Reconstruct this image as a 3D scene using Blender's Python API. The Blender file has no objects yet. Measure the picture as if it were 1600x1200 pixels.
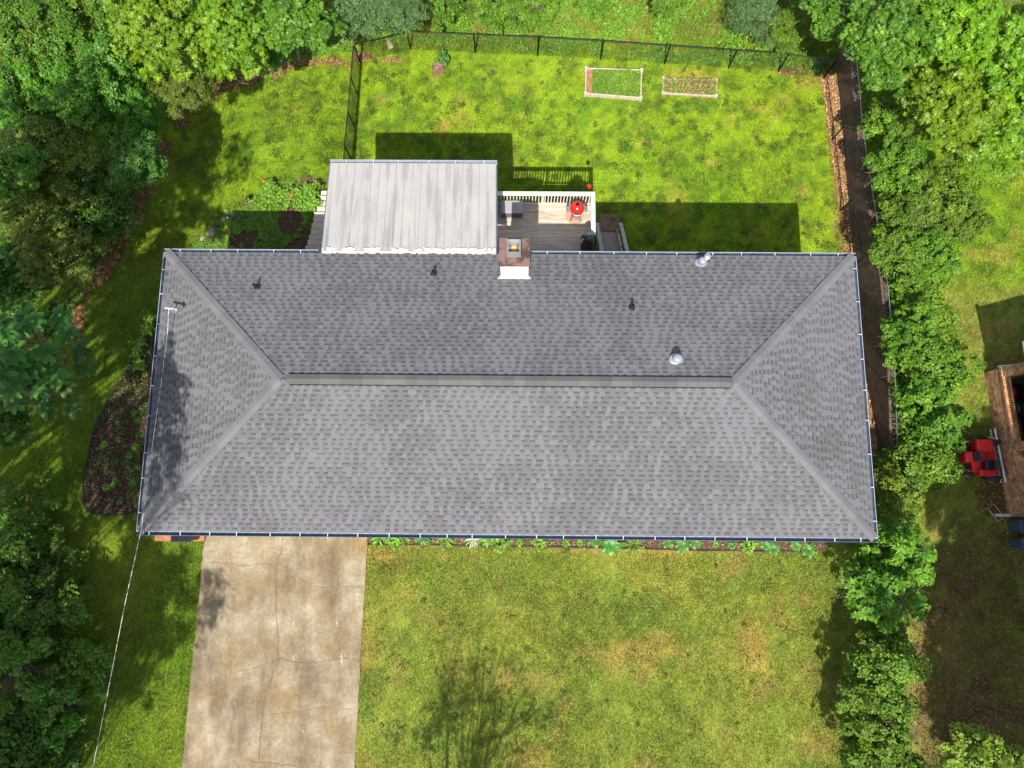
import bpy, math, random
import numpy as np
from mathutils import Vector, Matrix
from mathutils.geometry import delaunay_2d_cdt

# ------------------------------------------------------------------ camera, world, sun, exposure
S = bpy.context.scene
COL = S.collection
E = 5.517                                  # eave height above the back yard
F = 1144.0
CROT = Matrix(((0.9999327, -0.0077468, 0.0086390), (0.0091563, 0.9841092, -0.1773279), (-0.0071279, 0.1773950, 0.9841139)))
CPOS = Vector((0.34497, -3.81099, 22.119 + E))
cd = bpy.data.cameras.new('camera'); cam = bpy.data.objects.new('camera', cd); COL.objects.link(cam)
cam.matrix_world = Matrix.Translation(CPOS) @ CROT.to_4x4()
cd.sensor_width = 36; cd.lens = 36 * F / 1600; cd.clip_end = 2000
S.camera = cam
SUNV = Vector((-0.08825, -0.75555, 1)).normalized()
w = bpy.data.worlds.new('World'); S.world = w; w.use_nodes = True
nt = w.node_tree; bg = nt.nodes['Background']
sky = nt.nodes.new('ShaderNodeTexSky'); sky.sky_type = 'NISHITA'; sky.sun_disc = False
sky.sun_elevation = math.asin(SUNV.z); sky.sun_rotation = math.atan2(SUNV.x, SUNV.y)
hs0 = nt.nodes.new('ShaderNodeHueSaturation'); hs0.inputs['Saturation'].default_value = 0.6
nt.links.new(sky.outputs[0], hs0.inputs['Color']); nt.links.new(hs0.outputs[0], bg.inputs[0]); bg.inputs[1].default_value = 0.12
sd = bpy.data.lights.new('sun', 'SUN'); sd.energy = 4.1; sd.angle = math.radians(0.5); sd.color = (1, 0.95, 0.86)
sun = bpy.data.objects.new('sun', sd); COL.objects.link(sun); sun.location = (0, 0, 60)
sun.rotation_euler = (-SUNV).to_track_quat('-Z', 'Y').to_euler()
S.view_settings.view_transform = 'Standard'; S.view_settings.look = 'None'; S.view_settings.exposure = 1.02
S.view_settings.gamma = 1
S.cycles.max_bounces = 6; S.cycles.diffuse_bounces = 3; S.cycles.transmission_bounces = 3; S.cycles.glossy_bounces = 2
S.cycles.transparent_max_bounces = 4

rnd = random.Random(5)
NR = np.random.default_rng(11)

# ------------------------------------------------------------------ terrain
L2, W2 = 10.867, 4.35
def sst(a, b, v):
    t = np.clip((v - a) / (b - a), 0, 1); return t * t * (3 - 2 * t)
def wallx(y):
    return np.interp(y, [-40, -6, -1.4, 5, 14, 40], [13.2, 13.2, 13.25, 13.62, 13.56, 13.5])
def Tmain(x, y):
    t = sst(4.6, -4.6, y)
    return (1.35 * sst(-5.9, -7.6, x) * (1 - .65 * sst(8.8, 14, y))) * (1 - t) + 2.35 * t
def Tright(x, y):
    return 1.15 + 1.2 * sst(12, 0, y)
def T(x, y):
    x = np.asarray(x, float); y = np.asarray(y, float)
    k = np.clip((x - wallx(y)) / 0.06, 0, 1)
    return Tmain(x, y) * (1 - k) + Tright(x, y) * k
def G(px, py, z):
    d = CROT @ Vector(((px - 800) / F, (600 - py) / F, -1)); t = (z - CPOS.z) / d.z
    return CPOS + d * t
def GT(px, py, dz=0.0):
    z = 1.0
    for _ in range(14):
        p = G(px, py, z + dz); z = 0.5 * z + 0.5 * float(T(p.x, p.y))
    p = G(px, py, z + dz); return p
def vnoise(x, y, s, seed=0):
    x = np.asarray(x) / s; y = np.asarray(y) / s
    tab = np.random.default_rng(seed).random((256, 256))
    xi = np.floor(x).astype(int); yi = np.floor(y).astype(int); fx = x - xi; fy = y - yi
    fx = fx * fx * (3 - 2 * fx); fy = fy * fy * (3 - 2 * fy)
    a = tab[xi % 256, yi % 256]; b = tab[(xi + 1) % 256, yi % 256]; c = tab[xi % 256, (yi + 1) % 256]; d = tab[(xi + 1) % 256, (yi + 1) % 256]
    return (a * (1 - fx) + b * fx) * (1 - fy) + (c * (1 - fx) + d * fx) * fy
def fbm(x, y, s, seed=0):
    return (vnoise(x, y, s, seed) + .5 * vnoise(x, y, s / 2.1, seed + 1) + .25 * vnoise(x, y, s / 4.3, seed + 2)) / 1.75
def inpoly(px, py, poly):
    r = np.zeros(len(px), bool); n = len(poly)
    for i in range(n):
        x1, y1 = poly[i][:2]; x2, y2 = poly[(i + 1) % n][:2]
        if y1 == y2: continue
        c = ((y1 > py) != (y2 > py)) & (px < (x2 - x1) * (py - y1) / (y2 - y1) + x1)
        r ^= c
    return r

# ------------------------------------------------------------------ materials
def new_mat(name):
    m = bpy.data.materials.new(name); m.use_nodes = True
    return m, m.node_tree, m.node_tree.nodes['Principled BSDF']
def noise(nt, scale, detail=4, vec=None, rough=0.6):
    n = nt.nodes.new('ShaderNodeTexNoise'); n.inputs['Scale'].default_value = scale; n.inputs['Detail'].default_value = detail
    n.inputs['Roughness'].default_value = rough
    if vec is not None: nt.links.new(vec, n.inputs['Vector'])
    return n.outputs['Fac']
def ramp(nt, fac, stops):
    r = nt.nodes.new('ShaderNodeValToRGB'); nt.links.new(fac, r.inputs[0]); e = r.color_ramp.elements
    while len(e) < len(stops): e.new(0.5)
    for i, (p, c) in enumerate(stops):
        e[i].position = p; e[i].color = tuple(c) + (1,)
    return r.outputs[0]
def mixc(nt, fac, a, b, mode='MIX'):
    m = nt.nodes.new('ShaderNodeMix'); m.data_type = 'RGBA'; m.blend_type = mode
    for k, v in ((0, fac), (6, a), (7, b)):
        if isinstance(v, (int, float)): m.inputs[k].default_value = v
        elif isinstance(v, tuple): m.inputs[k].default_value = v + (1,) if len(v) == 3 else v
        else: nt.links.new(v, m.inputs[k])
    return m.outputs[2]
def texco(nt, kind='Object'):
    return nt.nodes.new('ShaderNodeTexCoord').outputs[kind]
def mat(name, c1, c2=None, scale=6, rough=0.7, bump=0.0, metal=0.0, bscale=None, lo=.35, hi=.65):
    m, nt, b = new_mat(name)
    b.inputs['Roughness'].default_value = rough; b.inputs['Metallic'].default_value = metal
    v = texco(nt)
    if c2 is None: c2 = tuple(x * 0.82 for x in c1)
    nt.links.new(ramp(nt, noise(nt, scale, 6, v), [(lo, c1), (hi, c2)]), b.inputs['Base Color'])
    if bump:
        bn = nt.nodes.new('ShaderNodeBump'); bn.inputs['Strength'].default_value = bump; bn.inputs['Distance'].default_value = 0.02
        nt.links.new(noise(nt, bscale or scale * 4, 5, v), bn.inputs['Height']); nt.links.new(bn.outputs[0], b.inputs['Normal'])
    return m
def attr(nt, name):
    a = nt.nodes.new('ShaderNodeAttribute'); a.attribute_name = name; return a
def leaf_mat(name, dark, mid, light, gloss=0.45, trans=0.28):
    m, nt, b = new_mat(name)
    c = ramp(nt, attr(nt, 'tint').outputs['Fac'], [(0.0, dark), (0.5, mid), (1.0, light)])
    oi = nt.nodes.new('ShaderNodeObjectInfo')
    hs = nt.nodes.new('ShaderNodeHueSaturation')
    mr = nt.nodes.new('ShaderNodeMapRange'); nt.links.new(oi.outputs['Random'], mr.inputs[0]); mr.inputs[3].default_value = 0.488; mr.inputs[4].default_value = 0.51
    nt.links.new(mr.outputs[0], hs.inputs['Hue'])
    mr2 = nt.nodes.new('ShaderNodeMapRange'); nt.links.new(oi.outputs['Random'], mr2.inputs[0]); mr2.inputs[3].default_value = 0.85; mr2.inputs[4].default_value = 1.12
    nt.links.new(mr2.outputs[0], hs.inputs['Value'])
    nt.links.new(c, hs.inputs['Color'])
    nt.links.new(hs.outputs[0], b.inputs['Base Color']); b.inputs['Roughness'].default_value = gloss
    b.inputs['Specular IOR Level'].default_value = 0.35
    tr = nt.nodes.new('ShaderNodeBsdfTranslucent')
    nt.links.new(mixc(nt, 1.0, hs.outputs[0], (1.5, 1.35, 0.5), 'MULTIPLY'), tr.inputs[0])
    mx = nt.nodes.new('ShaderNodeMixShader'); mx.inputs[0].default_value = trans
    nt.links.new(b.outputs[0], mx.inputs[1]); nt.links.new(tr.outputs[0], mx.inputs[2])
    nt.links.new(mx.outputs[0], nt.nodes['Material Output'].inputs[0])
    return m
def attr_mat(name, aname='gcol', rough=0.8, trans=0.0, mult=(1, 1, 1), speck=0.0):
    m, nt, b = new_mat(name)
    c = mixc(nt, 1.0, attr(nt, aname).outputs['Color'], mult, 'MULTIPLY')
    if speck:
        c = mixc(nt, speck, c, ramp(nt, noise(nt, 9, 8, texco(nt), .8), [(.3, (.25, .25, .25)), (.7, (1.5, 1.4, 1.3))]), 'MULTIPLY')
    nt.links.new(c, b.inputs['Base Color']); b.inputs['Roughness'].default_value = rough
    b.inputs['Specular IOR Level'].default_value = 0.25
    if trans:
        tr = nt.nodes.new('ShaderNodeBsdfTranslucent'); nt.links.new(c, tr.inputs[0])
        mx = nt.nodes.new('ShaderNodeMixShader'); mx.inputs[0].default_value = trans
        nt.links.new(b.outputs[0], mx.inputs[1]); nt.links.new(tr.outputs[0], mx.inputs[2])
        nt.links.new(mx.outputs[0], nt.nodes['Material Output'].inputs[0])
    return m

M = {}
M['ground'] = attr_mat('soil and thatch', rough=0.95, mult=(.74, .72, .7), speck=.7)
M['grass'] = attr_mat('grass blade', rough=0.6, trans=0.38)
M['litter'] = attr_mat('dry leaf', rough=0.8, trans=0.1)
M['mulch'] = mat('bark mulch', (.030, .017, .012), (.085, .045, .028), 14, .95, .9, bscale=30)
M['straw'] = mat('pine straw', (.20, .09, .04), (.34, .17, .08), 7, .95, .9, bscale=40)
M['soil'] = mat('dark soil', (.045, .03, .02), (.10, .055, .035), 8, .95, .8)
M['white'] = mat('painted white', (.58, .57, .55), (.48, .47, .44), 3, .55, .05)
M['brackets'] = mat('gutter strap white', (.55, .57, .62), rough=.45)
M['gutter'] = mat('slate blue gutter metal', (.075, .105, .155), (.12, .16, .22), 5, .35, 0, metal=.25)
M['gutter_rim'] = mat('gutter rolled rim', (.50, .56, .64), (.40, .46, .55), 8, .3, 0, metal=.4)
M['galv'] = mat('galvanised steel', (.50, .52, .55), (.38, .40, .43), 20, .35, 0, metal=.7)
M['grey_plastic'] = mat('grey painted vent', (.24, .27, .33), rough=.45)
M['black'] = mat('black rubber', (.012, .012, .014), rough=.6)
M['black_metal'] = mat('black powder coat', (.012, .012, .012), rough=.4)
M['rust'] = mat('rusted metal cap', (.045, .022, .018), (.16, .085, .07), 2.2, .7, .1, lo=.42, hi=.56)
M['chimney'] = mat('white painted brick chimney', (.62, .61, .60), (.54, .52, .50), 6, .7, .15)
M['clay'] = mat('clay flue', (.42, .25, .08), (.60, .42, .17), 22, .85)
M['wood_deck'] = None
M['brown'] = mat('brown timber', (.14, .075, .045), (.22, .13, .08), 6, .85, .4)
M['tan_wood'] = mat('weathered tan timber', (.50, .43, .34), (.36, .28, .20), 9, .85, .4)
M['bark'] = mat('bark', (.10, .07, .05), (.17, .13, .10), 12, .9, .9)
M['siding'] = mat('pale siding', (.45, .43, .40), (.40, .38, .35), 2, .7)
M['glass'] = mat('dark window glass', (.02, .025, .03), rough=.08)
M['red'] = mat('glossy red enamel', (.50, .02, .012), (.42, .015, .01), 3, .22)
M['red_plastic'] = mat('red bonnet paint', (.62, .016, .016), (.48, .014, .014), 9, .35)
M['tan_mat'] = mat('tan round mat', (.42, .26, .17), (.34, .20, .13), 9, .9)
M['box_grey'] = mat('grey resin lid', (.30, .28, .31), (.26, .24, .27), 4, .6)
M['box_dark'] = mat('grey resin sides', (.11, .11, .14), (.09, .09, .12), 4, .6)
M['mesh_grey'] = mat('grey mesh top', (.10, .10, .105), (.03, .03, .03), 60, .5)
M['orange'] = mat('orange petals', (.85, .16, .02), (.75, .10, .02), 6, .6)
M['stone'] = mat('grey fieldstone', (.30, .26, .24), (.20, .17, .15), 6, .9, .6)
M['concrete_dark'] = mat('stained timber retaining face', (.055, .036, .026), (.13, .085, .06), 3.5, .95, .8)
M['cap_light'] = mat('wall coping', (.26, .25, .24), (.18, .17, .16), 4, .9, .2)
M['bin_blue'] = mat('blue grey bin plastic', (.045, .075, .12), (.035, .06, .10), 4, .45)
M['bin_black'] = mat('black bin plastic', (.012, .014, .022), rough=.35)
M['alu'] = mat('dull aluminium', (.62, .62, .60), (.5, .5, .48), 9, .4, 0, metal=.5)
M['wire'] = mat('pale cable', (.62, .60, .55), (.15, .14, .13), 6, .6, lo=.45, hi=.55)
M['tyre'] = mat('tyre rubber', (.018, .018, .018), rough=.8)
M['car_black'] = mat('black car paint', (.012, .013, .016), rough=.2)
M['nroof'] = mat('brown shingles', (.13, .11, .10), (.08, .07, .065), 12, .95, .4)
M['asphalt_floor'] = mat('carport concrete', (.20, .19, .18), (.13, .12, .11), 3, .9)
M['greenbase'] = mat('stem green', (.05, .10, .02), rough=.7)

def brick_mat():
    m, nt, b = new_mat('brown brick')
    tc = texco(nt); sp = nt.nodes.new('ShaderNodeSeparateXYZ'); nt.links.new(tc, sp.inputs[0])
    cb = nt.nodes.new('ShaderNodeCombineXYZ')
    ad = nt.nodes.new('ShaderNodeMath'); ad.operation = 'ADD'; nt.links.new(sp.outputs[0], ad.inputs[0]); nt.links.new(sp.outputs[1], ad.inputs[1])
    nt.links.new(ad.outputs[0], cb.inputs[0]); nt.links.new(sp.outputs[2], cb.inputs[1])
    br = nt.nodes.new('ShaderNodeTexBrick'); nt.links.new(cb.outputs[0], br.inputs['Vector'])
    br.inputs['Scale'].default_value = 1; br.inputs['Brick Width'].default_value = .21; br.inputs['Row Height'].default_value = .075
    br.inputs['Mortar Size'].default_value = .008; br.inputs['Bias'].default_value = 0.0
    br.inputs['Color1'].default_value = (.36, .15, .07, 1); br.inputs['Color2'].default_value = (.72, .40, .18, 1); br.inputs['Mortar'].default_value = (.34, .29, .23, 1)
    c = mixc(nt, .8, br.outputs['Color'], ramp(nt, noise(nt, 7, 3, tc), [(.35, (.40, .35, .33)), (.62, (1.1, 1, .95))]), 'MULTIPLY')
    nt.links.new(c, b.inputs['Base Color']); b.inputs['Roughness'].default_value = .9
    bn = nt.nodes.new('ShaderNodeBump'); bn.inputs['Strength'].default_value = .6; bn.inputs['Distance'].default_value = .01; bn.invert = True
    nt.links.new(br.outputs['Fac'], bn.inputs['Height']); nt.links.new(bn.outputs[0], b.inputs['Normal'])
    return m
M['brick'] = brick_mat()
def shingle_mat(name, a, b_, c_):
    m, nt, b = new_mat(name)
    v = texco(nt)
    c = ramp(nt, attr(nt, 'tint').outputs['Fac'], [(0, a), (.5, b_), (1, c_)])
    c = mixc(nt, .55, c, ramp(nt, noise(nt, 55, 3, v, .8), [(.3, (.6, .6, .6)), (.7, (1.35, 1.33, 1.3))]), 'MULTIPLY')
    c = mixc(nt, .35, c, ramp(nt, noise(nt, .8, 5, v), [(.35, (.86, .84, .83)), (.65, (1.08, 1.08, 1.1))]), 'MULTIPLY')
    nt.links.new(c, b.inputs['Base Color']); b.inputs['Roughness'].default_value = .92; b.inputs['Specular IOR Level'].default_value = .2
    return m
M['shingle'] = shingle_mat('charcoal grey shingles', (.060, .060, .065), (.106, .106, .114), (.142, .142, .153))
M['ridgevent'] = shingle_mat('weathered ridge vent', (.070, .068, .068), (.096, .092, .091), (.120, .116, .115))
def deck_mat():
    m, nt, b = new_mat('weathered pale decking')
    mp = nt.nodes.new('ShaderNodeMapping'); nt.links.new(texco(nt), mp.inputs[0]); mp.inputs['Scale'].default_value = (1, 8, 8)
    c = ramp(nt, noise(nt, 2.2, 7, mp.outputs[0]), [(.3, (.34, .28, .21)), (.55, (.50, .43, .34)), (.75, (.56, .49, .40))])
    c = mixc(nt, 1, c, ramp(nt, attr(nt, 'tint').outputs['Fac'], [(0, (.8, .8, .8)), (1, (1.12, 1.1, 1.08))]), 'MULTIPLY')
    nt.links.new(c, b.inputs['Base Color']); b.inputs['Roughness'].default_value = .85
    return m
M['wood_deck'] = deck_mat()
def porch_mat():
    m, nt, b = new_mat('stained membrane roofing')
    v = texco(nt)
    mp = nt.nodes.new('ShaderNodeMapping'); nt.links.new(v, mp.inputs[0]); mp.inputs['Scale'].default_value = (1.9, .22, 1)
    st = ramp(nt, noise(nt, 1.5, 3, mp.outputs[0], .45), [(.36, (.80, .81, .82)), (.43, (1, 1, 1)), (.58, (1, 1, 1)), (.66, (.84, .84, .85))])
    base = ramp(nt, noise(nt, 1.1, 6, v), [(.3, (.36, .335, .315)), (.7, (.31, .30, .295))])
    c = mixc(nt, 1, base, st, 'MULTIPLY')
    dirt = ramp(nt, noise(nt, 2.6, 8, v, .75), [(.60, (1, 1, 1)), (.78, (.72, .62, .54))])
    c = mixc(nt, .8, c, dirt, 'MULTIPLY')
    nt.links.new(c, b.inputs['Base Color']); b.inputs['Roughness'].default_value = .6
    return m
M['porch'] = porch_mat()
def drive_mat():
    m, nt, b = new_mat('stained old concrete')
    v = texco(nt)
    base = ramp(nt, noise(nt, .9, 10, v, .72), [(.36, (.265, .225, .155)), (.50, (.200, .156, .096)), (.64, (.160, .105, .042))])
    mp = nt.nodes.new('ShaderNodeMapping'); nt.links.new(v, mp.inputs[0]); mp.inputs['Scale'].default_value = (1.0, .30, 1); mp.inputs['Location'].default_value = (3, 2, 0)
    st = ramp(nt, noise(nt, 1.3, 7, mp.outputs[0], .62), [(.36, (1.25, 1.26, 1.28)), (.50, (1, 1, 1)), (.66, (.62, .58, .55))])
    c = mixc(nt, .9, base, st, 'MULTIPLY')
    fine = ramp(nt, noise(nt, 14, 9, v, .85), [(.32, (.52, .50, .48)), (.5, (1, 1, 1)), (.68, (1.42, 1.40, 1.36))])
    c = mixc(nt, .8, c, fine, 'MULTIPLY')
    wh = ramp(nt, noise(nt, 5.5, 9, mp.outputs[0], .8), [(.60, (0, 0, 0)), (.72, (.14, .135, .13))])
    c = mixc(nt, 1, c, wh, 'ADD')
    nt.links.new(c, b.inputs['Base Color']); b.inputs['Roughness'].default_value = .92
    bn = nt.nodes.new('ShaderNodeBump'); bn.inputs['Strength'].default_value = .35; bn.inputs['Distance'].default_value = .01
    nt.links.new(noise(nt, 40, 6, v), bn.inputs['Height']); nt.links.new(bn.outputs[0], b.inputs['Normal'])
    return m
M['drive'] = drive_mat()
M['crack'] = mat('crack fill', (.07, .05, .035), (.14, .10, .07), 9, .95)
M['pale_scuff'] = mat('pale concrete scuff', (.42, .36, .29), (.30, .25, .19), 14, .9)

LEAF = {
 'gum': leaf_mat('sweetgum leaf', (.06, .14, .006), (.14, .27, .010), (.27, .43, .018)),
 'gumgreen': leaf_mat('broad green leaf', (.035, .11, .008), (.085, .215, .012), (.17, .35, .022)),
 'small': leaf_mat('small green leaf', (.038, .11, .008), (.08, .205, .012), (.15, .32, .018)),
 'olive': leaf_mat('olive green leaf', (.055, .09, .010), (.11, .165, .015), (.18, .24, .02)),
 'grey': leaf_mat('grey green leaf', (.06, .12, .03), (.10, .19, .055), (.16, .27, .09)),
 'hedge': leaf_mat('glossy hedge leaf', (.035, .10, .006), (.10, .21, .010), (.23, .38, .022), gloss=.55),
 'yellow': leaf_mat('yellowing leaf', (.07, .14, .010), (.16, .25, .016), (.30, .36, .03)),
 'big': leaf_mat('large dark leaf', (.022, .075, .010), (.045, .14, .018), (.09, .24, .025), gloss=.5),
 'dark': leaf_mat('deep green leaf', (.028, .085, .008), (.052, .145, .012), (.10, .23, .02)),
 'bed': leaf_mat('bed plant leaf', (.06, .15, .012), (.12, .25, .02), (.22, .38, .03)),
 'hosta': leaf_mat('blue green broad leaf', (.040, .13, .022), (.075, .21, .035), (.13, .29, .05), gloss=.4),
 'pale': leaf_mat('variegated pale leaf', (.22, .32, .12), (.38, .48, .25), (.6, .66, .45)),
}

# ------------------------------------------------------------------ mesh helpers
def tag(o, label=None, cat=None, group=None, kind=None):
    if label: o['label'] = label
    if cat: o['category'] = cat
    if group: o['group'] = group
    if kind: o['kind'] = kind
    return o
def thing(name, loc, label, cat, group=None):
    o = bpy.data.objects.new(name, None); COL.objects.link(o); o.location = Vector(loc); o.empty_display_size = .2
    return tag(o, label, cat, group)
def worigin(parent):
    v = Vector((0, 0, 0)); p = parent
    while p is not None: v += p.location; p = p.parent
    return v
class MB:
    def __init__(s): s.v = []; s.f = []; s.t = []
    def add(s, vs, fs, t=.5):
        n = len(s.v); s.v += [tuple(p) for p in vs]
        for f in fs: s.f.append(tuple(i + n for i in f)); s.t.append(t)
        return s
    def box(s, lo, hi, t=.5, M4=None):
        x0, y0, z0 = lo; x1, y1, z1 = hi
        vs = [Vector(p) for p in ((x0,y0,z0),(x1,y0,z0),(x1,y1,z0),(x0,y1,z0),(x0,y0,z1),(x1,y0,z1),(x1,y1,z1),(x0,y1,z1))]
        if M4 is not None: vs = [M4 @ p for p in vs]
        return s.add(vs, [(0,3,2,1),(4,5,6,7),(0,1,5,4),(1,2,6,5),(2,3,7,6),(3,0,4,7)], t)
    def tube(s, pts, r, n=8, cap=True, t=.5, closed=False):
        pts = [Vector(p) for p in pts]; rs = r if isinstance(r, (list, tuple)) else [r] * len(pts); vs = []; fs = []
        for i, p in enumerate(pts):
            a = pts[i - 1] if i or closed else p; b = pts[(i + 1) % len(pts)] if i < len(pts) - 1 or closed else p
            d = (b - a)
            if d.length < 1e-9: d = Vector((0, 0, 1))
            d.normalize(); u = d.cross(Vector((0, 0, 1)) if abs(d.z) < .9 else Vector((1, 0, 0))).normalized(); v = d.cross(u)
            for k in range(n):
                an = 2 * math.pi * k / n; vs.append(p + (u * math.cos(an) + v * math.sin(an)) * rs[i])
        m = len(pts)
        for i in range(m if closed else m - 1):
            for k in range(n):
                k2 = (k + 1) % n; j = (i + 1) % m
                fs.append((i * n + k, i * n + k2, j * n + k2, j * n + k))
        if cap and not closed: fs += [tuple(range(n))[::-1], tuple((m - 1) * n + k for k in range(n))]
        return s.add(vs, fs, t)
    def lathe(s, prof, c, n=20, t=.5, ax=None):
        c = Vector(c); vs = []; fs = []; m = len(prof)
        Rm = Vector((0, 0, 1)).rotation_difference(Vector(ax).normalized()).to_matrix() if ax else Matrix.Identity(3)
        for r, z in prof:
            for k in range(n):
                a = 2 * math.pi * k / n; vs.append(c + Rm @ Vector((r * math.cos(a), r * math.sin(a), z)))
        for i in range(m - 1):
            for k in range(n): fs.append((i * n + k, i * n + (k + 1) % n, (i + 1) * n + (k + 1) % n, (i + 1) * n + k))
        fs += [tuple(range(n))[::-1], tuple((m - 1) * n + k for k in range(n))]
        return s.add(vs, fs, t)
    def prism(s, poly, z0, z1, t=.5):
        n = len(poly); vs = [(p[0], p[1], z0) for p in poly] + [(p[0], p[1], z1) for p in poly]
        return s.add(vs, [tuple(range(n))[::-1], tuple(range(n, 2 * n))] + [(i, (i + 1) % n, n + (i + 1) % n, n + i) for i in range(n)], t)
    def build(s, name, m, parent=None, smooth=False, bevel=0):
        o0 = worigin(parent); me = bpy.data.meshes.new(name)
        me.from_pydata([(x - o0.x, y - o0.y, z - o0.z) for x, y, z in s.v], [], s.f)
        a = me.attributes.new('tint', 'FLOAT', 'FACE'); a.data.foreach_set('value', s.t)
        me.materials.append(m)
        if smooth: me.polygons.foreach_set('use_smooth', [True] * len(me.polygons))
        o = bpy.data.objects.new(name, me); COL.objects.link(o); o.parent = parent
        if bevel:
            b = o.modifiers.new('bevel', 'BEVEL'); b.width = bevel; b.segments = 2; b.limit_method = 'ANGLE'
        return o
def npmesh(name, V, Fq, m, attrs=(), smooth=False):
    """V (n,3), Fq (m,k) -> mesh; attrs: (name, 'FLOAT'|'FLOAT_COLOR', per-face array)"""
    me = bpy.data.meshes.new(name); nf, k = Fq.shape
    me.vertices.add(len(V)); me.vertices.foreach_set('co', np.ascontiguousarray(V, np.float32).ravel())
    me.loops.add(nf * k); me.loops.foreach_set('vertex_index', np.ascontiguousarray(Fq, np.int32).ravel())
    me.polygons.add(nf); me.polygons.foreach_set('loop_start', np.arange(0, nf * k, k, dtype=np.int32))
    me.update(calc_edges=True)
    for nm, ty, arr in attrs:
        a = me.attributes.new(nm, ty, 'FACE')
        if ty == 'FLOAT': a.data.foreach_set('value', np.ascontiguousarray(arr, np.float32).ravel())
        else:
            c4 = np.ones((nf, 4), np.float32); c4[:, :3] = arr; a.data.foreach_set('color', c4.ravel())
    me.materials.append(m)
    if smooth: me.polygons.foreach_set('use_smooth', np.ones(nf, bool))
    return me
def link(name, me, parent=None, loc=None):
    o = bpy.data.objects.new(name, me); COL.objects.link(o); o.parent = parent
    if loc is not None: o.location = loc
    return o
def frames(N, spin):
    """rotation matrices (n,3,3) with columns x, y, normal"""
    N = N / np.linalg.norm(N, axis=1, keepdims=True)
    a = np.where(np.abs(N[:, 2:3]) < .9, np.array([[0, 0, 1.]]), np.array([[1., 0, 0]]))
    u = np.cross(a, N); u /= np.linalg.norm(u, axis=1, keepdims=True); v = np.cross(N, u)
    c = np.cos(spin)[:, None]; s_ = np.sin(spin)[:, None]
    return np.stack([u * c + v * s_, v * c - u * s_, N], axis=2)
def scatter(tv, tf, P, Rm, sc):
    V = np.einsum('nij,kj->nki', Rm, tv) * sc[:, None, None] + P[:, None, :]
    k = len(tv); Fq = tf[None] + (np.arange(len(P)) * k)[:, None, None]
    return V.reshape(-1, 3), Fq.reshape(-1, tf.shape[1])
TPL = {}
TPL['leaf'] = (np.array([(0, -.5, 0), (.30, -.05, .07), (0, .5, -.04), (-.30, -.05, .07)]), np.array([(0, 1, 2, 3)]))
TPL['round'] = (np.array([(0, -.5, 0), (.40, -.25, .08), (.36, .25, .06), (0, .5, -.03), (-.36, .25, .06), (-.40, -.25, .08)]), np.array([(0, 1, 2, 3), (0, 3, 4, 5)]))
def star():
    v = [(0, 0, .05)]; fs = []
    tips = [(-128, .42), (-66, .52), (0, .6), (66, .52), (128, .42)]; nt_ = [(-97, .17), (-33, .2), (33, .2), (97, .17)]
    v.append((0, -.20, .0))
    for a, r in tips: v.append((math.sin(math.radians(a)) * r, math.cos(math.radians(a)) * r, -.07))
    for a, r in nt_: v.append((math.sin(math.radians(a)) * r, math.cos(math.radians(a)) * r, .03))
    n = [1, 7, 8, 9, 10, 1]
    for i in range(5): fs.append((0, n[i], 2 + i, n[i + 1]))
    return np.array(v), np.array(fs)
TPL['star'] = star()
TPL['fern'] = (np.array([(0, -.5, 0), (.14, 0, .05), (0, .5, -.05), (-.14, 0, .05)]), np.array([(0, 1, 2, 3)]))

# ------------------------------------------------------------------ crowns
def rdir(r, n, zmin=-1.):
    z = r.uniform(zmin, 1, n); a = r.uniform(0, 2 * np.pi, n); q = np.sqrt(1 - z * z)
    return np.stack([q * np.cos(a), q * np.sin(a), z], 1)
def crown_arrays(seed, R, H, nclump, nspray, nleaf, leaf, size, rc=.26, zmin=-.5):
    """bumpy crown: clumps on an uneven ellipsoid, sprays on each clump, leaves on each spray"""
    r = np.random.default_rng(seed)
    D = rdir(r, nclump, zmin)
    ph = r.uniform(0, 6.28, 4)
    an = np.arctan2(D[:, 1], D[:, 0])
    lob = 1 + .16 * np.sin(2 * an + ph[0]) + .12 * np.sin(3 * an + ph[1]) + .08 * np.sin(5 * an + ph[2])
    C = D * np.array([R, R, H]) * (lob * r.uniform(.45, .95, nclump))[:, None]
    rcl = R * rc * r.uniform(.65, 1.3, nclump)
    # sprays
    ci = np.repeat(np.arange(nclump), nspray); n = len(ci)
    d2 = rdir(r, n, -.55); Pn = C[ci] + d2 * rcl[ci][:, None] * r.uniform(.55, 1.05, n)[:, None] * np.array([1, 1, .8])
    Ns = d2 * .8 + np.array([0, 0, .9]) + r.normal(0, .25, (n, 3))
    rs = rcl[ci] * r.uniform(.28, .5, n)
    ctint = r.normal(0, .10, nclump)[ci] + r.normal(0, .09, n)
    li = np.repeat(np.arange(n), nleaf); m = len(li)
    Rs = frames(Ns, r.uniform(0, 6.28, n))
    a = r.uniform(0, 6.28, m); q = np.sqrt(r.uniform(0, 1, m)) * rs[li]
    loc = np.stack([q * np.cos(a), q * np.sin(a), -.35 * q * q / rs[li] + r.normal(0, .04, m) * R * .3], 1)
    P = Pn[li] + np.einsum('nij,nj->ni', Rs[li], loc)
    N = Rs[li][:, :, 2] * .9 + np.array([0, 0, .35]) + r.normal(0, .38, (m, 3))
    tint = np.clip(.45 + ctint[li] + r.normal(0, .13, m), 0, 1)
    tv, tf = TPL[leaf]
    V, Fq = scatter(tv, tf, P, frames(N, r.uniform(0, 6.28, m)), size * r.uniform(.5, 1.35, m))
    return V, Fq, np.repeat(tint, len(tf)), C
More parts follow.
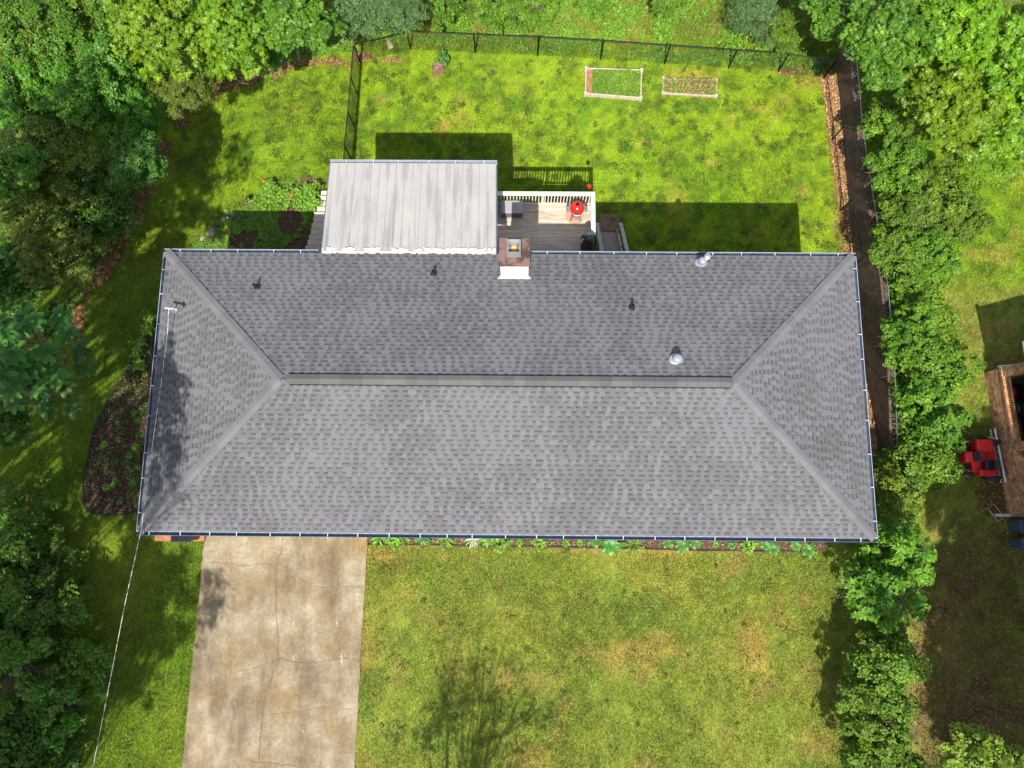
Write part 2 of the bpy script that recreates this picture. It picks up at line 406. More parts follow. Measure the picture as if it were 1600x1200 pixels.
def limbs(seed, C, H, base, rt=.13, lean=0.0):
    """trunk and limbs: base is the depth of the ground below the crown centre"""
    r = random.Random(seed); mb = MB()
    top = Vector((0, 0, H * .35)); pts = [Vector((0, 0, -base))]
    for i in range(1, 7):
        t = i / 6; pts.append(Vector((r.uniform(-.12, .12), r.uniform(-.12, .12), -base + (base + H * .35) * t)))
    mb.tube(pts, [rt * (1.25 if i == 0 else 1 - .75 * i / 6) for i in range(7)], 8)
    idx = list(range(len(C))); r.shuffle(idx)
    for i in idx[:26]:
        c = Vector(C[i]) * .97; t = r.uniform(.3, .95); k = min(int(t * 6), 5); s0 = pts[k].lerp(pts[k + 1], t * 6 - k)
        if s0.z > c.z: s0 = pts[3].lerp(pts[4], .5) if pts[3].z < c.z else pts[2]
        mid = s0.lerp(c, .5) + Vector((r.uniform(-.15, .15), r.uniform(-.15, .15), -.12 * (c - s0).length))
        mb.tube([s0, mid, c], [rt * .4, rt * .26, rt * .10], 5, cap=False)
        for _ in range(2):
            e = c + Vector((r.uniform(-.5, .5), r.uniform(-.5, .5), r.uniform(0, .4)))
            mb.tube([mid.lerp(c, .6), e], [rt * .12, rt * .05], 4, cap=False)
    return mb
KINDS = {}
def template(key, seed, R, H, nclump, nspray, nleaf, leaf, size, rc, m, zmin=-.5):
    V, Fq, t, C = crown_arrays(seed, R, H, nclump, nspray, nleaf, leaf, size, rc, zmin)
    me = npmesh('crown', V, Fq, m, [('tint', 'FLOAT', t)])
    tm = {}
    KINDS[key] = (me, R, H, C, seed, tm)
def trunk_mesh(key, base):
    me, R, H, C, seed, tm = KINDS[key]; b = max(round(base / R * 2) / 2, .5) * R
    if b not in tm:
        mb = limbs(seed, C, H, b, rt=.045 * R + .03)
        m2 = bpy.data.meshes.new('trunk'); m2.from_pydata([tuple(v) for v in mb.v], [], mb.f); m2.materials.append(M['bark'])
        m2.polygons.foreach_set('use_smooth', [True] * len(m2.polygons)); tm[b] = m2
    return tm[b]
template('gum1', 1, 2.5, 2.0, 85, 13, 10, 'star', .27, .20, LEAF['gum'])
template('gum2', 2, 2.5, 2.0, 90, 13, 10, 'star', .25, .20, LEAF['gumgreen'])
template('small1', 3, 2.5, 2.0, 110, 20, 16, 'leaf', .13, .19, LEAF['small'])
template('small2', 4, 2.5, 2.0, 100, 20, 16, 'leaf', .12, .20, LEAF['olive'])
template('dark1', 5, 2.5, 2.0, 80, 20, 15, 'round', .12, .25, LEAF['dark'])
template('grey1', 6, 2.0, 1.6, 80, 20, 17, 'leaf', .085, .24, LEAF['grey'])
template('hedge1', 7, 1.5, 1.4, 75, 16, 14, 'leaf', .125, .23, LEAF['hedge'])
template('hedge2', 8, 1.5, 1.4, 75, 16, 14, 'leaf', .115, .22, LEAF['hedge'])
template('hedge3', 9, 1.5, 1.4, 50, 18, 15, 'round', .10, .28, LEAF['hedge'])
template('yellow1', 10, 1.2, 1.3, 36, 16, 13, 'leaf', .11, .28, LEAF['yellow'])
template('sparse', 12, 2.5, 2.0, 46, 14, 12, 'leaf', .14, .20, LEAF['small'])
template('thin', 14, 2.5, 2.2, 60, 10, 7, 'leaf', .10, .20, LEAF['small'])

def tree(name, px, py, rpx, ztop, key, label, cat='tree', group=None, lean=.85):
    """crown centred on the photo's line of sight at its own height; the trunk leans in from the woods towards the light of the clearing"""
    me, R, H, C, seed, tm = KINDS[key]
    zc = ztop - .5 * rpx / 45
    for _ in range(4):
        Dp = CPOS.z - zc; r = rpx * Dp / F; s = r / R; zc = ztop - H * s * .85
    p = G(px, py, zc)
    return plant_tree(name, p.x, p.y, zc, s, key, label, cat, group, lean)
def plant_tree(name, x, y, zc, s, key, label, cat, group=None, lean=0.0, cap=.62):
    me, R, H, C, seed, tm = KINDS[key]
    d = Vector((x - CPOS.x, y - CPOS.y, 0)); hgt = max(zc - float(T(x, y)), .4)
    off = d * (lean / (CPOS.z - zc)); off = off.normalized() * min(off.length, cap) * hgt if off.length > 0 else off
    bx_, by_ = x + off.x, y + off.y; gz = float(T(bx_, by_)); v = Vector((bx_ - x, by_ - y, gz - zc)); base = v.length
    root = thing(name, (bx_, by_, gz), label, cat, group)
    b = round((base / s) / R * 2) / 2 * R
    tr = link('trunk', trunk_mesh(key, base / s), root); b = max(b, .5 * R) if b == 0 else b
    tr.location = -v; tr.rotation_mode = 'QUATERNION'; tr.rotation_quaternion = Vector((0, 0, -1)).rotation_difference(v)
    tr.scale = (s, s, base / b)
    cr = link('crown', me, root); cr.location = -v; cr.rotation_euler = (0, 0, rnd.uniform(0, 6.28)); cr.scale = (s, s, s)
    return root

# ------------------------------------------------------------------ ground sheet and its real colours
Xs0, Xs1 = -30.0, 30.0
ycol = np.concatenate([[-400, -150, -60], np.arange(-30, 30.01, .2), [60, 150, 400]])
tl = np.concatenate([np.linspace(0, 1, 220)]); nr = 90
rows = []
for y in ycol:
    wx = float(wallx(y))
    rows.append(np.concatenate([[-400, -150, -60], Xs0 + (wx - Xs0) * tl, wx + .06 + (Xs1 - wx - .06) * np.linspace(0, 1, nr), [60, 150, 400]]))
GX = np.array(rows); GY = np.repeat(ycol[:, None], GX.shape[1], 1)

def pell(px, py, rx, ry):
    c = GT(px, py); d = CPOS.z - c.z; return (c.x, c.y, rx * d / F, ry * d / F)
BROWN = [pell(*a) for a in ((1010,1020,60,30),(960,1030,30,22),(1180,1010,30,60),(600,870,30,14),(1275,1160,40,30),(820,1190,40,25),(790,1060,20,14),
  (1265,130,34,16),(1550,400,34,22),(1510,395,22,10),(1320,400,10,30),(1560,520,40,26),(1580,560,30,20),(690,200,10,16),(600,155,14,8),(1110,255,14,10),(1210,185,14,8),
  (1180,170,30,10),(1000,225,16,8),(1080,115,50,8),(1255,300,8,14),(590,800,40,8),(1000,860,180,6))]
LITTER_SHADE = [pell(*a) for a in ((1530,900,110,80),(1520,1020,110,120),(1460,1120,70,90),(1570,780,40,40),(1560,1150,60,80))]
def along(pts, step, rx, ry):
    o = []
    for (x0, y0), (x1, y1) in zip(pts[:-1], pts[1:]):
        n = max(1, int(math.hypot(x1 - x0, y1 - y0) / step))
        for i in range(n): o.append((x0 + (x1 - x0) * i / n + rnd.uniform(-4, 4), y0 + (y1 - y0) * i / n + rnd.uniform(-3, 3), rx * rnd.uniform(.6, 1.2), ry * rnd.uniform(.6, 1.2)))
    return o
WEDGE = along([(255,235),(235,275),(222,320),(200,360),(178,400),(150,440),(128,485),(105,530),(80,590),(60,660)], 22, 15, 17)
STRAW = [pell(*a) for a in tuple(WEDGE) + ((350,135,34,13),(375,128,34,12),(400,118,38,12),(420,110,30,12),(440,103,34,12),(480,98,26,8),(530,98,20,8),(570,90,18,10),(620,95,26,4),(325,150,22,12),(300,170,16,12),(283,195,12,14),
   (1130,50,20,8),(1230,110,40,14),(1150,85,30,8),(860,45,30,5),(985,68,24,6))]
DARKG = [pell(*a) for a in ((600,150,30,16),(660,130,16,10),(1110,175,28,20),(1080,165,40,14),(960,160,60,14),(1060,280,30,12),(760,150,40,20),(820,165,40,18))]
def ell(x, y, e, seed):
    cx, cy, rx, ry = e
    d = np.hypot((x - cx) / rx, (y - cy) / ry); out = np.zeros(len(d)); k = d < 1.95
    if k.any(): out[k] = 1 - sst(.35, 1.2, d[k] + (fbm(x[k], y[k], .5, seed) - .5) * 1.5)
    return out
def gcol(x, y, blades=True):
    n1 = fbm(x, y, 2.6, 1)[:, None]; n2 = fbm(x, y, .75, 4)[:, None]; n3 = fbm(x, y, .45, 7)[:, None]; n4 = fbm(x, y, 7, 9)[:, None]
    back = (sst(3.5, 5.5, y) * (1 - sst(15, 16.5, y)))[:, None]
    yel = np.array([.275, .40, .015]); grn = np.array([.205, .365, .015]); drk = np.array([.055, .16, .012]); tanc = np.array([.38, .27, .09]); fr = np.array([.315, .325, .055]); fg = np.array([.22, .295, .040])
    cb = yel * (1 - np.clip(n1 * 1.4 - .3, 0, 1)) + grn * np.clip(n1 * 1.4 - .3, 0, 1)
    k = np.maximum(sst(.58, .74, n2) * .4, sst(.56, .68, fbm(x, y, .34, 88)[:, None]) * .62) * sst(.40, .55, 1 - n4 * .6); cb = cb * (1 - k) + drk * k
    k = sst(.66, .8, fbm(x, y, 1.1, 15)[:, None]) * .5; cb = cb * (1 - k) + np.array([.36, .34, .05]) * k
    t = np.clip(n1 * 1.6 - .4, 0, 1); cf = fr * t + fg * (1 - t)
    k = sst(.60, .85, fbm(x, y, .9, 21)[:, None]) * .5; cf = cf * (1 - k) + tanc * k
    k = sst(.60, .75, fbm(x, y, 1.0, 25)[:, None]) * .4; cf = cf * (1 - k) + np.array([.09, .20, .03]) * k
    c = cb * back + cf * (1 - back)
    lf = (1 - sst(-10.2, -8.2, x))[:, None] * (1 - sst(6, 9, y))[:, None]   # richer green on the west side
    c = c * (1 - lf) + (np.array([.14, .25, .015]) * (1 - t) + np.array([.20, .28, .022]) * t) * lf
    for i, e in enumerate(DARKG):
        k = (ell(x, y, e, 70 + i) * .5)[:, None]; c = c * (1 - k) + drk * 1.1 * k
    for i, e in enumerate(BROWN):
        k = (ell(x, y, e, 30 + i) * .33)[:, None]; c = c * (1 - k) + np.array([.54, .29, .11]) * k
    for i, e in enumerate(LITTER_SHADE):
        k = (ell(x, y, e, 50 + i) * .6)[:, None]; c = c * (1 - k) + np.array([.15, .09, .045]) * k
    for i, e in enumerate(STRAW):
        k = (ell(x, y, e, 90 + i) * .9)[:, None]; c = c * (1 - k) + np.array([.22, .10, .045]) * k
    n5 = vnoise(x, y, .13, 41)[:, None]; n6 = vnoise(x, y, .27, 43)[:, None]
    return np.clip(c * (.84 + .24 * n3) * (.72 + .72 * (n5 * .5 + n6 * .5)), 0, .8)
def bare(x, y):
    b = np.zeros(len(x))
    for i, e in enumerate(BROWN): b = np.maximum(b, ell(x, y, e, 30 + i) * .35)
    for i, e in enumerate(LITTER_SHADE): b = np.maximum(b, ell(x, y, e, 50 + i) * .55)
    for i, e in enumerate(STRAW): b = np.maximum(b, ell(x, y, e, 90 + i) * 1.0)
    return b

gx = GX.ravel(); gy = GY.ravel(); gz = T(gx, gy) + (fbm(gx, gy, 1.8, 3) - .5) * .05 * (np.abs(gx) < 40)
nyy, nxx = GX.shape; ii = np.arange(nyy * nxx).reshape(nyy, nxx)
FQ = np.stack([ii[:-1, :-1], ii[:-1, 1:], ii[1:, 1:], ii[1:, :-1]], -1).reshape(-1, 4)
me = npmesh('ground', np.stack([gx, gy, gz], 1), FQ, M['ground'], [], smooth=False)
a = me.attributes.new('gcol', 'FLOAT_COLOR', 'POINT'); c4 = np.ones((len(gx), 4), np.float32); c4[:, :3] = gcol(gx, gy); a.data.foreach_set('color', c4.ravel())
tag(link('ground', me), kind='structure')

# ------------------------------------------------------------------ outlines taken on the terrain
def poly(pts, dz=0): return [tuple(GT(x, y, dz)[:2]) for x, y in pts]
DRIVE = [(-10.24, -4.0), (-10.27, -7), (-10.31, -9), (-10.36, -12.2), (-10.42, -20), (-4.70, -20), (-4.76, -14), (-4.80, -11.8), (-4.76, -8), (-4.70, -4.0)]
MULCH = poly([(260,470),(232,520),(212,545),(196,585),(168,630),(150,665),(140,705),(131,750),(131,785),(139,800),(165,804),(222,802),(300,790),(330,470)])
FRONTBED = poly([(574,850),(700,852),(800,854),(900,855),(1000,857),(1100,860),(1200,861),(1290,860),(1300,800),(574,800)])
BACKBED = poly([(300,395),(322,370),(352,344),(388,322),(420,290),(450,282),(505,280),(520,400),(480,440),(300,440)])
LEAFSTRIP = poly([(1280,112),(1300,112),(1311,150),(1320,200),(1330,300),(1340,400),(1355,470),(1365,600),(1370,720),(1330,720),(1322,400),(1300,250),(1288,160)])
HOUSEFP = [(-10.4, -3.9), (10.4, -3.9), (10.4, 3.9), (-10.4, 3.9)]
def sheet(name, pl, dz, m, step=.35, jitter=.05, thick=0, parent=None):
    """a filled outline that follows the ground, with an uneven edge"""
    pts = []; n = len(pl)
    for i in range(n):
        a = Vector(pl[i]); b = Vector(pl[(i + 1) % n]); k = max(1, int((b - a).length / .18)); nrm = Vector((-(b - a).y, (b - a).x)).normalized()
        for j in range(k):
            pts.append(a.lerp(b, j / k) + nrm * rnd.uniform(-jitter, jitter))
    nb = len(pts); xs = [p.x for p in pts]; ys = [p.y for p in pts]
    gxx, gyy = np.meshgrid(np.arange(min(xs), max(xs), step), np.arange(min(ys), max(ys), step)); gxx = gxx.ravel() + .013; gyy = gyy.ravel() + .017
    ins = inpoly(gxx, gyy, pts)
    allp = pts + [Vector((x, y)) for x, y, q in zip(gxx, gyy, ins) if q]
    r = delaunay_2d_cdt(allp, [(i, (i + 1) % nb) for i in range(nb)], [], 1, 1e-4)
    vs = [(v.x, v.y, float(T(v.x, v.y)) + dz) for v in r[0]]
    mb = MB(); mb.add(vs, [tuple(f) for f in r[2]])
    o = mb.build(name, m, parent)
    if thick:
        md = o.modifiers.new('thick', 'SOLIDIFY'); md.thickness = thick; md.offset = -1
    return o
tag(sheet('driveway', DRIVE, .045, M['drive'], .5, .02, .12), kind='structure')
tag(sheet('mulch_bed', MULCH, .045, M['mulch'], .3, .05), kind='structure')
tag(sheet('flower_bed_soil', FRONTBED, .045, M['soil'], .3, .01), kind='structure')
tag(sheet('garden_bed_soil', BACKBED, .045, M['soil'], .3, .04), kind='structure')
tag(sheet('leaf_strip_soil', LEAFSTRIP, .045, M['straw'], .3, .04), kind='structure')
# driveway cracks: thin uneven ribbons flush on the slab
ck = MB(); zc_ = float(T(-7, -8)) + .0475
def crack(px, wd=.012):
    P = []
    for i in range(len(px) - 1):
        a, b = px[i], px[i + 1]; k = max(2, int(math.hypot(b[0] - a[0], b[1] - a[1]) / 5))
        for j in range(k):
            t = j / k; P.append(G(a[0] + (b[0] - a[0]) * t + rnd.uniform(-1.3, 1.3), a[1] + (b[1] - a[1]) * t + rnd.uniform(-1.3, 1.3), zc_))
    P.append(G(px[-1][0], px[-1][1], zc_))
    for i in range(len(P) - 1):
        d = (P[i + 1] - P[i]); n = Vector((-d.y, d.x, 0)).normalized(); w0 = wd * rnd.uniform(.4, 1.3)
        ck.add([P[i] - n * w0 * .8, P[i + 1] - n * w0 * .8, P[i + 1] + n * w0 / 2, P[i] + n * w0 / 2], [(0, 1, 2, 3)])
crack([(441,835),(440,860),(434,875),(433,881),(430,905),(432,930),(432,965),(436,1000),(434,1030),(427,1042),(424,1060),(416,1085),(411,1110),(407,1150),(404,1192)], .02)
crack([(434,881),(450,888),(462,898),(474,908),(488,917),(505,918),(535,917),(572,916)], .012)
crack([(325,878),(380,884),(403,881),(433,882)], .012)
crack([(436,1028),(460,1034),(495,1035),(515,1033),(530,1028),(562,1031)], .013)
crack([(400,1043),(418,1037),(434,1031)], .010)
crack([(308,1047),(325,1046),(340,1051),(355,1053),(400,1043)], .010)
crack([(410,1118),(440,1114),(470,1112),(500,1105),(512,1107),(553,1109)], .008)
crack([(404,1191),(430,1194),(470,1198),(500,1204)], .014)
crack([(390,1188),(404,1191)], .014)
tag(ck.build('driveway_cracks', M['crack']), kind='structure')
sc_ = MB()
for x, y, wpx, h in ((459,974,1.2,10),(527,974,1.6,12),(459,1027,1.2,12),(534,1030,1.7,22),(474,1142,2,3)):
    k = 7; a = [G(x + rnd.uniform(-1, 1) + wpx * math.sin(math.pi * i / (k - 1)) * .5, y - h / 2 + h * i / (k - 1), zc_ + .003) for i in range(k)]
    b = [G(x + rnd.uniform(-1, 1) - wpx * math.sin(math.pi * i / (k - 1)) * .5 - .6, y - h / 2 + h * i / (k - 1), zc_ + .003) for i in range(k)]
    sc_.add(a + b, [(i, i + 1, k + i + 1, k + i) for i in range(k - 1)])
tag(sc_.build('driveway_scuffs', M['pale_scuff']), kind='structure')

# ------------------------------------------------------------------ the house
house = thing('house', (0, 0, 2.35), 'long single-storey house under a grey shingled hip roof with slate gutters', 'house')
HR = 1.473; ZE = E
# walls, soffit
mb = MB(); mb.box((-10.4, -3.9, -.3), (10.4, 3.9, ZE - .20)); mb.build('wall', M['siding'], house)
mb = MB(); mb.box((-L2 + .05, -W2 + .05, ZE - .19), (L2 - .05, W2 - .05, ZE - .15)); mb.build('soffit', M['white'], house)
mb = MB()
for lo, hi in (((-L2 + .02, -W2 + .02, ZE - .2), (L2 - .02, -W2 + .05, ZE - .01)), ((-L2 + .02, W2 - .05, ZE - .2), (L2 - .02, W2 - .02, ZE - .01)),
               ((-L2 + .02, -W2 + .05, ZE - .2), (-L2 + .05, W2 - .05, ZE - .01)), ((L2 - .05, -W2 + .05, ZE - .2), (L2 - .02, W2 - .05, ZE - .01))): mb.box(lo, hi)
mb.build('fascia', M['white'], house)
mb = MB(); mb.box((-9.6, -3.96, 2.4), (-5.0, -3.9, 4.5)); mb.build('garage_door', M['white'], house)
for x in (-2.5, .5, 6, 8.8):
    f = MB(); f.box((x - .65, -3.96, 3.5), (x + .65, -3.9, 4.7)); f = f.build('window', M['white'], house)
    g = MB(); g.box((x - .57, -3.98, 3.58), (x + .57, -3.962, 4.62)); g.build('pane', M['glass'], f)
for x in (4.8, 8.2):
    f = MB(); f.box((x - .6, 3.9, 3.6), (x + .6, 3.96, 4.6)); f = f.build('window', M['white'], house)
    g = MB(); g.box((x - .52, 3.962, 3.68), (x + .52, 3.98, 4.52)); g.build('pane', M['glass'], f)
mb = MB(); mb.box((3.3, -3.96, 2.45), (4.3, -3.9, 4.6)); mb.build('door', M['brown'], house)
# roof: base faces + real shingle courses
C4 = [Vector((-L2, -W2, ZE)), Vector((L2, -W2, ZE)), Vector((L2, W2, ZE)), Vector((-L2, W2, ZE))]
RA = Vector((-L2 + W2, 0, ZE + HR)); RB = Vector((L2 - W2, 0, ZE + HR))
rb = MB(); rb.add(C4 + [RA, RB], [(0, 1, 5, 4), (2, 3, 4, 5), (1, 2, 5), (3, 0, 4), (3, 2, 1, 0)], .5)
slopes = [(C4[0], C4[1], Vector((0, 1, 0))), (C4[2], C4[3], Vector((0, -1, 0))), (C4[1], C4[2], Vector((-1, 0, 0))), (C4[3], C4[0], Vector((1, 0, 0)))]
SL = math.hypot(W2, HR); EXPO = .1435; NROW = int(SL / EXPO)
rr = random.Random(3)
for si, (a, b, inw) in enumerate(slopes):
    U = (b - a).normalized(); Vv = (inw * W2 + Vector((0, 0, HR))).normalized(); N = U.cross(Vv).normalized(); Ln = (b - a).length
    for i in range(NROW + 1):
        s0 = i * EXPO; s1 = min(s0 + EXPO, SL)
        i0 = s0 / SL * W2; i1 = s1 / SL * W2
        u = i0 - rr.uniform(0, .3); tabn = rr.random() < .5
        while u < Ln - i0:
            wd = (rr.uniform(.10, .17) if rr.random() < .9 else rr.uniform(.2, .28)) if tabn else (rr.uniform(.10, .16) if rr.random() < .9 else rr.uniform(.18, .24))
            ua, ub = max(u, i0), min(u + wd, Ln - i0)
            if ub - ua > .01:
                pt = a + U * ua + Vv * s0
                ln_ = float(vnoise(pt.x * 1.0, pt.y * 1.0 + si * 40, .55, 61)) - .5; l2 = float(vnoise(pt.x, pt.y + si * 40, 1.6, 62)) - .5
                cut = lambda q: (min(max(q, i1), Ln - i1))
                P = lambda uu, ss, h: a + U * uu + Vv * ss + N * h
                if tabn:
                    h0, h1 = .020, .011; tt = (.80 if rr.random() < .62 - ln_ * .0 + l2 * .8 + ln_ * .9 else .54) + ln_ * .15 + rr.uniform(-.06, .06); tt = min(max(tt, 0), 1)
                    vs = [P(ua, s0 - .004, h0), P(ub, s0 - .004, h0), P(cut(ub), s1, h1), P(cut(ua), s1, h1), P(ua, s0 - .004, -.002), P(ub, s0 - .004, -.002), P(cut(ub), s1, 0), P(cut(ua), s1, 0)]
                    rb.add(vs, [(0, 1, 2, 3), (4, 5, 1, 0), (1, 5, 6, 2), (0, 3, 7, 4)], tt)
                else:
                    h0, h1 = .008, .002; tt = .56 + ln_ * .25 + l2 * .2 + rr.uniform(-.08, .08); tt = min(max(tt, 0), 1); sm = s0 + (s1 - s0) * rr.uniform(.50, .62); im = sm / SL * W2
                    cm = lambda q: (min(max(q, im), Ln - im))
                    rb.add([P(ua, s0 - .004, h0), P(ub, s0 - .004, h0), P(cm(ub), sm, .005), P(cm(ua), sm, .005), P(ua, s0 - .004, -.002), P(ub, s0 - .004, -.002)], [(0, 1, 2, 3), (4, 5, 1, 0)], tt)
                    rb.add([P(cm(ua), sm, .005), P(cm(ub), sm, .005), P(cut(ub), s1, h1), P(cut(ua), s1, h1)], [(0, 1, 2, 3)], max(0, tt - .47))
            u += wd; tabn = not tabn
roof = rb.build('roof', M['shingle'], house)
# hip caps
def capline(A, B, wid, m, name, piece=.30, drop=None, tint=(.62, .95)):
    mb = MB(); d = (B - A); n = int(d.length / piece); d.normalize(); side = Vector((-d.y, d.x, 0)).normalized()
    for i in range(n + 1):
        p0 = A + d * (i * piece - .02); p1 = A + d * min((i + 1) * piece + .015, (B - A).length)
        h0, h1 = .050, .030; t = rr.uniform(*tint)
        vs = []
        for p, h in ((p0, h0), (p1, h1)):
            for sg, dd in ((-1, drop), (0, 0), (1, drop)):
                vs.append(p + side * (sg * wid / 2) + Vector((0, 0, h - dd)))
            for sg in (-1, 1): vs.append(p + side * (sg * wid / 2) + Vector((0, 0, h - drop - .02)))
        mb.add(vs, [(0, 1, 6, 5), (1, 2, 7, 6), (3, 0, 5, 8), (2, 4, 9, 7), (3, 4, 2, 1, 0)], t)
    return mb.build(name, m, roof)
sd_ = HR / W2
for A, B in ((C4[0], RA), (C4[3], RA), (C4[1], RB), (C4[2], RB)):
    capline(A + Vector((0, 0, .0)), B, .30, M['shingle'], 'hip_cap', drop=.15 * sd_ / 1.414)
capline(RA + Vector((.25, 0, .035)), RB + Vector((-.05, 0, .035)), .29, M['ridgevent'], 'ridge_vent', piece=.31, drop=.15 * sd_, tint=(.3, .9))
# ridge vent raised black louvre under its cap
mb = MB(); mb.box((RA.x + .3, -.165, ZE + HR - .07), (RB.x - .1, .165, ZE + HR - .004)); mb.build('vent_louvre', M['black_metal'], roof)
# gutters
def gutter(A, B, out, nstrap, x0=0.0, parent=None, gm=None, rimm=None):
    A, B, out = Vector(A), Vector(B), Vector(out); d = (B - A).normalized(); mb = MB(); W_ = .125; Hh = .105; th = .012; top = -.035
    prof = [(0.012, top), (0.012, top - Hh), (W_ * .72, top - Hh), (W_, top - Hh * .45), (W_, top), (W_ - th, top), (W_ - th, top - Hh * .45 + .003), (W_ * .70, top - Hh + th), (0.012 + th, top - Hh + th), (0.012 + th, top)]
    n = len(prof); vs = [P + out * o + Vector((0, 0, z)) for P in (A, B) for o, z in prof]
    mb.add(vs, [(i, (i + 1) % n, n + (i + 1) % n, n + i) for i in range(n)] + [tuple(range(n))[::-1], tuple(range(n, 2 * n))])
    g = mb.build('gutter', gm or M['gutter'], parent)
    rim = MB(); rim.tube([A + out * (W_ - .004) + Vector((0, 0, top + .004)), B + out * (W_ - .004) + Vector((0, 0, top + .004))], .011, 6)
    rim.build('gutter_rim', rimm or M['gutter_rim'], g); rim = MB()
    rim.add([A - out * .02 + Vector((0, 0, -.004)), B - out * .02 + Vector((0, 0, -.004)), B + out * .016 + Vector((0, 0, -.028)), A + out * .016 + Vector((0, 0, -.028))], [(0, 1, 2, 3)])
    rim.build('drip_edge', M['gutter_rim'], parent)
    Ln = (B - A).length
    for i in range(nstrap):
        mb = MB()
        t = (i + .5) / nstrap * Ln + rnd.uniform(-.12, .12); p = A + d * t
        c = [p - d * .010 - out * .005, p + d * .011 - out * .005, p + d * .011 + out * W_, p - d * .011 + out * W_]
        mb.add([q + Vector((0, 0, -.022)) for q in c] + [q + Vector((0, 0, -.030)) for q in c], [(0, 1, 2, 3), (7, 6, 5, 4), (0, 4, 5, 1), (1, 5, 6, 2), (2, 6, 7, 3), (3, 7, 4, 0)])
        mb.build('gutter_strap', M['brackets'], g)
gutter((-L2 - .12, -W2, ZE), (L2 + .12, -W2, ZE), (0, -1, 0), 25, parent=house, rimm=M['gutter'])  # south rim uses the dark trough metal: its unlit look is put into colour
gutter((-L2 - .12, W2, ZE), (-6.06, W2, ZE), (0, 1, 0), 5, parent=house)
gutter((.72, W2, ZE), (L2 + .12, W2, ZE), (0, 1, 0), 10, parent=house)
gutter((-L2, -W2 + .003, ZE), (-L2, W2 - .003, ZE), (-1, 0, 0), 9, parent=house)
gutter((L2, -W2 + .003, ZE), (L2, W2 - .003, ZE), (1, 0, 0), 9, parent=house)
# downspouts
for x, y, s_ in ((L2 - .25, W2 + .05, 1), (-L2 + .3, -W2 - .05, -1)):
    mb = MB(); g0 = float(T(x, y))
    mb.tube([(x, y, ZE - .13), (x, y - s_ * .1, ZE - .3), (x, y - s_ * .42, ZE - .55), (x, y - s_ * .42, g0 + .25), (x, y + s_ * .1, g0 + .1)], .04, 8); mb.build('downspout', M['gutter'], house)
def roofz(x, y): return ZE + HR / W2 * min(W2 - abs(y), L2 - abs(x))
def onroof(px, py):
    z = ZE + .8
    for _ in range(20):
        p = G(px, py, z); z = .5 * z + .5 * roofz(p.x, p.y)
    p = G(px, py, z); return Vector((p.x, p.y, roofz(p.x, p.y)))
# chimney
ch = onroof(804, 432); CT = ZE + .25 + 1.17; cx0, cx1 = ch.x - .43, ch.x + .43; cy0, cy1 = ch.y, ch.y + .80
mb = MB(); mb.box((cx0, cy0, ZE - 5.2), (cx1, cy1, CT - .04)); chim = mb.build('chimney', M['chimney'], house, bevel=.008)
mb = MB(); zc0 = CT - .04
mb.box((cx0 - .03, cy0 - .03, zc0 - .10), (cx1 + .03, cy1 + .03, zc0 + .012)); mb.build('chimney_cap', M['rust'], chim, bevel=.006)
mb = MB(); fx, fy = (cx0 + cx1) / 2 - .02, (cy0 + cy1) / 2 + .04; fz = zc0 + .012
def frust(mb, x, y, z0, r0, z1, r1, t=.5, open_=False):
    vs = [(x + a * r, y + b * r, z) for z, r in ((z0, r0), (z1, r1)) for a, b in ((-1, -1), (1, -1), (1, 1), (-1, 1))]
    mb.add(vs, [(0, 1, 5, 4), (1, 2, 6, 5), (2, 3, 7, 6), (3, 0, 4, 7)] + ([] if open_ else [(4, 5, 6, 7)]), t)
frust(mb, fx, fy, fz, .22, fz + .38, .20, open_=True)
frust(mb, fx, fy, fz + .38, .20, fz + .38, .185, open_=True)
frust(mb, fx, fy, fz + .38, .185, fz + .14, .10, open_=True)
mb.build('flue_shroud', M['galv'], chim)
mb = MB()
for k in range(4):
    a = k * math.pi / 2; Mx = Matrix.Translation((fx, fy, 0)) @ Matrix.Rotation(a, 4, 'Z')
    mb.box((-.085, .065, fz + .10), (.085, .085, fz + .17), M4=Mx)
mb.box((-.065, -.065, fz + .09), (.065, .065, fz + .13), M4=Matrix.Translation((fx, fy, 0)))
mb.build('clay_flue', M['clay'], chim)
mb = MB(); mb.add([(cx0 - .10, cy0 - .10, roofz(0, cy0 - .10) + .03), (cx1 + .10, cy0 - .10, roofz(0, cy0 - .10) + .03), (cx1 + .02, cy0 + .01, roofz(0, cy0) + .07), (cx0 - .02, cy0 + .01, roofz(0, cy0) + .07),
   (cx0 - .10, cy0 - .10, roofz(0, cy0 - .10) + .01), (cx1 + .10, cy0 - .10, roofz(0, cy0 - .10) + .01)], [(0, 1, 2, 3), (4, 5, 1, 0)]); mb.build('flashing', M['gutter_rim'], chim)
